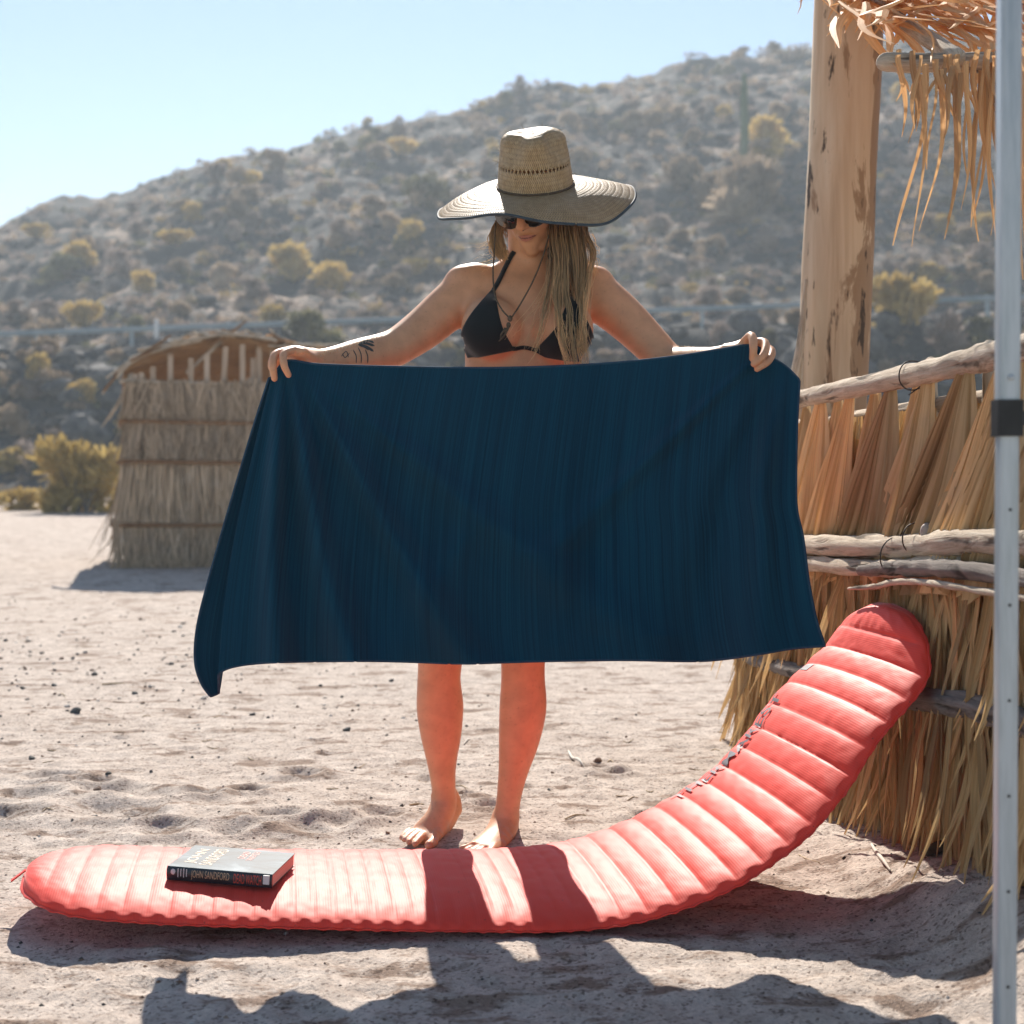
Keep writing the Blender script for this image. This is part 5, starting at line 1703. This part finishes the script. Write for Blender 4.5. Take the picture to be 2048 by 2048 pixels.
# ---- sunglasses
gl = bpy.data.objects.new('sunglasses', None); C.objects.link(gl); gl.parent = woman
m = NT('dark_lens'); m.base((.015, .018, .018)); m.rough(.06); m.spec(.8)
MAT_LENS = m.m
MAT_FRAME = simple('glasses_frame', (.03, .025, .022), (.05, .04, .035), .35, (20, 20, 20))
for sx in (-1, 1):
    n = 28; V = [hx((sx * .034, -.100, -.008))]; ring = []
    for i in range(n):
        t = 2 * math.pi * i / n
        ex_, ez_ = math.cos(t), math.sin(t)
        x = .0325 * ex_ * (1 + .08 * ez_); z = .0255 * ez_ if ez_ > 0 else .0275 * ez_ * (1 - .12 * ex_)
        p_ = (sx * (.034 + x), -.0965 + .42 * (abs(.034 + x) - .012) ** 2 * 10 * .55, .0 - .008 + z)
        ring.append(p_); V.append(hx(p_))
    fs = [[0, 1 + i, 1 + (i + 1) % n] for i in range(n)]
    o = put('lens', mesh('lens', V, fs, MAT_LENS), gl)
    o.modifiers.new('thickness', 'SOLIDIFY').thickness = .002
    Vt, ft = tube([hx(p_) for p_ in ring + ring[:2]], [.0016] * (n + 2), 8, 1, caps=False)
    put('rim', mesh('rim', Vt, ft, MAT_FRAME), gl)
    Vt, ft = tube([hx((sx * .063, -.084, .004)), hx((sx * .075, -.05, .006)), hx((sx * .078, .0, .008)), hx((sx * .076, .02, -.004))], [.0022, .002, .002, .002], 8, 4)
    put('temple', mesh('temple', Vt, ft, MAT_FRAME), gl)
Vt, ft = tube([hx((-.006, -.099, .0)), hx((0, -.103, .003)), hx((.006, -.099, .0))], [.0018] * 3, 8, 4)
put('bridge', mesh('bridge', Vt, ft, MAT_FRAME), gl)

# ---- hat
HATM = Matrix.Translation(P(1071, 372, 3.475)) @ Matrix.Rotation(R(-3.5), 4, 'Y') @ Matrix.Rotation(R(24), 4, 'X')
HMn = np.array(HATM)
def hat(p):
    p = np.asarray(p, dtype=float).reshape(-1, 3)
    return (np.concatenate([p, np.ones((len(p), 1))], 1) @ HMn.T)[:, :3]
def straw_mat(name, ku, kv, c1, c2, c3, gap=.75):
    m = NT(name)
    tc = m.n('UVMap')
    sx = m.n('SeparateXYZ'); m.l(tc.outputs[0], sx.inputs[0])
    a = m.math('MULTIPLY', sx.outputs[0], ku); b = m.math('MULTIPLY', sx.outputs[1], kv)
    row = m.math('FLOOR', b)
    fb = m.math('FRACT', b)
    par = m.math('MODULO', row, 2.0)
    slant = m.math('MULTIPLY', m.math('SUBTRACT', m.math('MULTIPLY', par, 2.0), 1.0), fb)
    st = m.math('FRACT', m.math('ADD', a, slant))
    stripe = m.math('SINE', m.math('MULTIPLY', st, math.pi))
    rowp = m.math('SINE', m.math('MULTIPLY', fb, math.pi))
    h = m.math('MULTIPLY', m.math('POWER', stripe, .6), m.math('ADD', m.math('MULTIPLY', rowp, .45), .55))
    mp = m.n('Mapping'); m.l(tc.outputs[0], mp.inputs[0]); mp.inputs['Scale'].default_value = (ku * .5, kv * .5, 1)
    nz = m.noise(mp.outputs[0], 1.0, 3, .6)
    v = m.coord('Object'); nz2 = m.noise(v, 26, 3)
    c = m.ramp(nz, [(.3, c1), (.7, c2)])
    c = m.mix(m.ramp(nz2, [(.45, 0.0), (.75, .5)]), c, c3)
    c = m.mix(m.ramp(h, [(.22, gap), (.60, 0.0)]), c, tuple(x * .25 for x in c1))
    m.base(c); m.rough(.55); m.spec(.45)
    m.bump(h, .9, .002)
    m.translucent(c, .10)
    return m.m
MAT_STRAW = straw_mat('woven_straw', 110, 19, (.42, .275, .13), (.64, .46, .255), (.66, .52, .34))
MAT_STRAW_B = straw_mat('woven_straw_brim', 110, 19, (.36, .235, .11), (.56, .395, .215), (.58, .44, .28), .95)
MAT_EDGE = simple('dark_blue_binding', (.03, .05, .065), (.05, .075, .09), .7, (60, 60, 60))
hatroot = bpy.data.objects.new('straw_hat', None); C.objects.link(hatroot); hatroot.parent = woman
CA, CB = .0925, .110                     # crown half width, half depth
def crown_pt(t, q):
    """t angle, q 0 base .. 1 top centre"""
    H = .140
    if q < .60:
        k = q / .60
        sc_ = 1.0 - .13 * k ** 1.3
        z = H * .76 * k
        z_top = 0
    else:
        k = (q - .60) / .40
        sc_ = .87 * math.cos(k * math.pi / 2) ** .80 if k < 1 else 0
        z = H * (.76 + .27 * math.sin(k * math.pi / 2))
    x = CA * sc_ * math.cos(t); y = CB * sc_ * math.sin(t)
    # pinched crease along the top, deepest at the front, and two front dents
    f = max(0.0, min(1.0, (z / H - .45) / .45))
    d = math.exp(-((x + .016) / .026) ** 2) * (1.0 - .35 * (y / CB + 1) * .5)
    bk_ = max(0.0, min(1.0, (y + .075) / .05))
    top_ = max(0.0, min(1.0, (z / H - .80) * 6))
    z = z - .004 * d * top_ - .012 * bk_ * top_ * math.exp(-((x + .008) / .045) ** 2) * max(0.0, min(1.0, (.085 - y) / .04))
    for sx_ in (-1, 1):
        dd = math.exp(-((x - sx_ * .062) / .030) ** 2 - ((y + .070) / .045) ** 2) * f
        x -= sx_ * .026 * dd; y += .016 * dd
    return x, y, z
NT_, NQ = 260, 64
V, uv = [], []
qs = np.linspace(0, 1, NQ)
for i in range(NT_):
    t = 2 * math.pi * i / NT_
    for q in qs:
        V.append(crown_pt(t, float(q))); uv.append((i / NT_, q * .9))
fs = grid_faces(NT_, NQ, True)
keep = np.ones(len(fs), bool)
hol = []
iu = fs[:, 0] // NQ; iv = fs[:, 0] % NQ
r0 = int(NQ * .285)
for k in range(NT_ // 5):
    for (du, dvs) in ((0, (1, 2)), (1, (0, 1, 2, 3)), (2, (1, 2))):
        for dv_ in dvs: keep &= ~((iu == k * 5 + du) & (iv == r0 + dv_))
me = mesh('crown', hat(V), fs[keep], MAT_STRAW); uvset(me, uv)
o = put('crown', me, hatroot); sm = o.modifiers.new('thickness', 'SOLIDIFY'); sm.thickness = .0022; sm.offset = -1
def brim_pt(t, q):
    """q 0 at the crown .. 1 at the rim; t angle, -90 degrees is the front"""
    rx, ry = CA + (.243 - CA) * q, CB + (.228 - CB) * q
    x, y = rx * math.cos(t), ry * math.sin(t)
    fr = math.sin(t)                              # -1 front, +1 back
    z = -.044 * q ** 2.1
    z += .012 * q ** 2 * max(0, math.cos(t)) ** 2
    z += -.016 * q ** 2 * math.exp(-((t - R(-55)) / .5) ** 2) - .016 * q ** 2 * max(0, -math.cos(t)) ** 3
    z += .034 * q ** 2 * math.exp(-((t - R(-118)) / .55) ** 2)
    z += .004 * q ** 2 * math.sin(4 * t + 1) + .002 * q ** 2 * math.sin(9 * t)
    return x, y, z
V, uv = [], []
NB = 46
for i in range(NT_):
    t = 2 * math.pi * i / NT_ - math.pi
    for q in np.linspace(0, 1, NB): V.append(brim_pt(t, float(q))); uv.append((i / NT_ * 2.0, q * .92))
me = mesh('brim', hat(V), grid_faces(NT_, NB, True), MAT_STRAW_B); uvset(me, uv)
o = put('brim', me, hatroot); sm = o.modifiers.new('thickness', 'SOLIDIFY'); sm.thickness = .0028; sm.offset = 0
rimp = hat([brim_pt(2 * math.pi * i / NT_ - math.pi, 1.0) for i in range(NT_)])
Vt, ft = tube(np.concatenate([rimp, rimp[:2]]), [.0034] * (NT_ + 2), 8, 1, caps=False)
put('brim_edging', mesh('brim_edging', Vt, ft, MAT_EDGE), hatroot)
bnd = hat([(CA * 1.012 * math.cos(t), CB * 1.012 * math.sin(t), .004) for t in np.linspace(0, 2 * np.pi, 121)])
Vt, ft = tube(np.concatenate([bnd, bnd[1:2]]), [.0028] * 122, 8, 1, caps=False)
MAT_CORD = simple('brown_cord', (.07, .05, .032), (.13, .095, .06), .8, (200, 200, 200))
put('crown_cord', mesh('crown_cord', Vt, ft, MAT_CORD), hatroot)
# stray straw ends
g_ = Geo(); r = np.random.default_rng(8)
for i in range(70):
    t = r.uniform(0, 6.283); q = r.uniform(.05, .95)
    p_ = np.array(crown_pt(t, q)); d = np.array([math.cos(t), math.sin(t), r.uniform(-.5, .9)]); d /= np.linalg.norm(d)
    ee = p_ + d * r.uniform(.004, .016) + r.normal(size=3) * .004
    g_.add(*tube(hat([p_, ee]), [.0005, .0003], 4, 1, round_caps=False))
put('stray_straw', g_.mesh('stray_straw', MAT_STRAW), hatroot, kind='stuff')
# chin cord with knots
cl = [P(991, 447, 3.40), P(989, 500, 3.39), P(986, 545, 3.40), P(990, 590, 3.372), P(1003, 618, 3.355), P(1017, 634, 3.352)]
cr = [P(1098, 470, 3.41), P(1085, 515, 3.40), P(1066, 562, 3.385), P(1042, 606, 3.362), P(1024, 634, 3.352)]
for q in (cl, cr):
    Vt, ft = tube(q, [.0019] * len(q), 8, 8); put('chin_cord', mesh('chin_cord', Vt, ft, MAT_CORD), hatroot)
for (px_, py_, s_) in ((1020, 637, .006), (1017, 650, .0055), (1010, 660, .0045)):
    Vt, ft = ellipsoid(P(px_, py_, 3.349), (s_, s_, s_ * 1.3), None, 12, 8); put('cord_knot', mesh('cord_knot', Vt, ft, MAT_CORD), hatroot)
for q in ([P(1017, 655, 3.346), P(1008, 672, 3.345), P(998, 682, 3.347)], [P(1016, 655, 3.345), P(1004, 666, 3.344), P(1001, 676, 3.345)]):
    Vt, ft = tube(q, [.0026, .0024, .0014], 8, 5); put('cord_end', mesh('cord_end', Vt, ft, MAT_CORD), hatroot)

# ---- hair
m = NT('blonde_hair')
c = m.attr('col'); m.base(c); m.rough(.42); m.spec(.5); m.translucent(c, .4)
MAT_HAIR = m.m
g_ = Geo(); r = np.random.default_rng(44)
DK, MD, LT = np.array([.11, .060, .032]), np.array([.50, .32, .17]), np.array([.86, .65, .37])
def lock(pts, n, spread0, spread1, rad, c0, c1, wav=.004, seg=6):
    """a lock of n hairs that starts spread0 wide, ends spread1 wide; colour runs from c0 at the root to c1 at the tip"""
    p = catmull(np.array([tuple(q) for q in pts]), 4)
    m_ = len(p)
    t = np.linspace(0, 1, m_)[:, None]
    shw = r.uniform(.8, 1.2)
    for i in range(n):
        o0 = r.normal(size=3) * spread0; o1 = r.normal(size=3) * spread1
        ph = r.uniform(0, 6.28, 3); fq = r.uniform(1.5, 3.5)
        q = p + o0 * (1 - t) + o1 * t + wav * np.sin(t * fq * 6.28 + ph) * t
        cut = int(m_ * r.uniform(.72, 1.0)) + 1
        q = q[:max(cut, 4)]
        rr_ = rad * r.uniform(.6, 1.3)
        Vt, ft = tube(q, list(rr_ * (1 - .75 * np.linspace(0, 1, len(q)) ** 2)), 4, 2, caps=False)
        k = np.linspace(0, 1, len(Vt) // 4).repeat(4)[:, None]
        g_.add(Vt, ft, col=(c0 * (1 - k) + c1 * k) * shw * r.uniform(.75, 1.25))
# hair under the hat, round the sides and back of the head
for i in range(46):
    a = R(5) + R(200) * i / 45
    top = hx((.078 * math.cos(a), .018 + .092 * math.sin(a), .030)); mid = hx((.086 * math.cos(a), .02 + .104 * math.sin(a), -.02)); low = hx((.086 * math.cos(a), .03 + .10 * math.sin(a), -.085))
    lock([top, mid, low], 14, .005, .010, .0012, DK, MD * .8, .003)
# dark inner mass beside the cheek, then locks that fall over the shoulder on the right of the picture
for k in range(20):
    u = r.random()
    x0 = 1100 + 68 * u
    lock([P(x0, 436, 3.43 + .05 * u), P(x0 + 4, 480, 3.43 + .04 * u), P(x0 + 4 + r.normal() * 5, 530, 3.42 + .03 * u), P(x0 + 6 + r.normal() * 6, 590, 3.40)], 12, .005, .006, .0012, DK, MD, .003)
for (x0, pts, n) in [
        (1108, [(1110, 478), (1116, 530), (1112, 590), (1118, 640), (1126, 690), (1138, 738)], 34),
        (1124, [(1126, 470), (1132, 525), (1134, 590), (1142, 650), (1147, 700), (1152, 742)], 34),
        (1142, [(1144, 470), (1152, 530), (1156, 595), (1164, 655), (1170, 700), (1180, 745)], 30),
        (1156, [(1160, 470), (1168, 520), (1168, 570), (1164, 620), (1168, 670), (1176, 720)], 26),
        (1166, [(1172, 470), (1186, 505), (1180, 545), (1172, 590), (1170, 640), (1174, 690)], 18),
        (1104, [(1104, 490), (1102, 540), (1096, 590), (1086, 640), (1074, 690), (1060, 728)], 12),
        (1118, [(1120, 470), (1122, 540), (1120, 610), (1126, 670), (1132, 720), (1136, 748)], 24),
        (1150, [(1150, 475), (1158, 540), (1160, 600), (1156, 660), (1160, 710), (1164, 748)], 22)]:
    q = [P(x0, 440, 3.43)] + [P(x, y, 3.408 - .012 * j - (.02 if j > 2 else 0) + .06 * max(0, (x - 1140) / 60) * (1 - j / 6)) for j, (x, y) in enumerate(pts)]
    lock(q, n, .0055, .0030, .0011, DK * 1.3, LT, .0035)
    lock(q, n // 2, .009, .008, .0009, MD, LT * 1.05, .006)
# wisps crossing the chest
for q in ([(1100, 520), (1090, 575), (1062, 625), (1035, 660), (1015, 700)], [(1105, 530), (1096, 600), (1070, 650), (1050, 690), (1030, 725)], [(1108, 560), (1100, 620), (1086, 670), (1072, 715)], [(1102, 540), (1084, 600), (1055, 640)]):
    lock([P(x, y, 3.39 - .012 * j) for j, (x, y) in enumerate(q)], 5, .004, .010, .0005, MD, LT, .006)
# the short side showing left of the face
for k in range(18):
    u = r.random()
    lock([P(996 + 18 * u, 440, 3.47), P(982 + 24 * u, 470, 3.475), P(984 + 28 * u, 500, 3.49), P(1002 + 24 * u, 524, 3.51)], 11, .003, .006, .0010, MD * .8, LT * .9, .004)
# flyaway strands
for i in range(60):
    x0 = r.uniform(1160, 1186); y0 = r.uniform(455, 530)
    lock([P(x0, y0, 3.47), P(x0 + r.uniform(2, 16), y0 + r.uniform(5, 18), 3.47), P(x0 + r.uniform(-6, 14), y0 + r.uniform(24, 44), 3.465)], 1, .002, .003, .0004, LT, LT, .004)
for i in range(18):
    y0 = r.uniform(470, 525)
    lock([P(990, y0, 3.48), P(970 + r.normal() * 6, y0 + r.uniform(2, 14), 3.48), P(940 + r.normal() * 16, y0 + r.uniform(2, 24), 3.49)], 1, .002, .004, .0004, LT, LT, .004)
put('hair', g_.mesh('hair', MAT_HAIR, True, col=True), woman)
# fine sunlit down on both forearms
g_ = Geo()
def down(path, n, Yd, up):
    c = curve(path, 200)
    for i in range(n):
        x, y = c[r.integers(200)]
        h_, n_ = cast(x, y + r.uniform(0, 9), Yd)
        n_ = n_ + np.array([r.normal() * .5 - .3, .1, .6]); n_ /= np.linalg.norm(n_)
        g_.add(*tube([h_ - n_ * .001, h_ + n_ * r.uniform(.003, up)], [.00022, .00012], 3, 1, caps=False), col=np.array([.8, .7, .55]))
down([(640, 706), (690, 690), (730, 678), (765, 667)], 420, 3.33, .007)
down([(1356, 690), (1380, 694), (1410, 702)], 160, 3.36, .007)
put('arm_down', g_.mesh('arm_down', MAT_HAIR, True, col=True), woman)
# ------------------------------------------------------------------ air: sea haze between here and the hill
m = bpy.data.materials.new('sea_haze')
m.use_nodes = True
nt = m.node_tree
for nd in list(nt.nodes): nt.nodes.remove(nd)
out = nt.nodes.new('ShaderNodeOutputMaterial')
pv = nt.nodes.new('ShaderNodeVolumePrincipled')
pv.inputs['Color'].default_value = (.78, .90, 1.0, 1)
pv.inputs['Density'].default_value = 0.0014
pv.inputs['Anisotropy'].default_value = 0.3
nt.links.new(pv.outputs[0], out.inputs['Volume'])
V, fs = box((0, 195, 34), (860, 450, 80))
put('haze', mesh('haze', V, fs, m, False), kind='stuff')
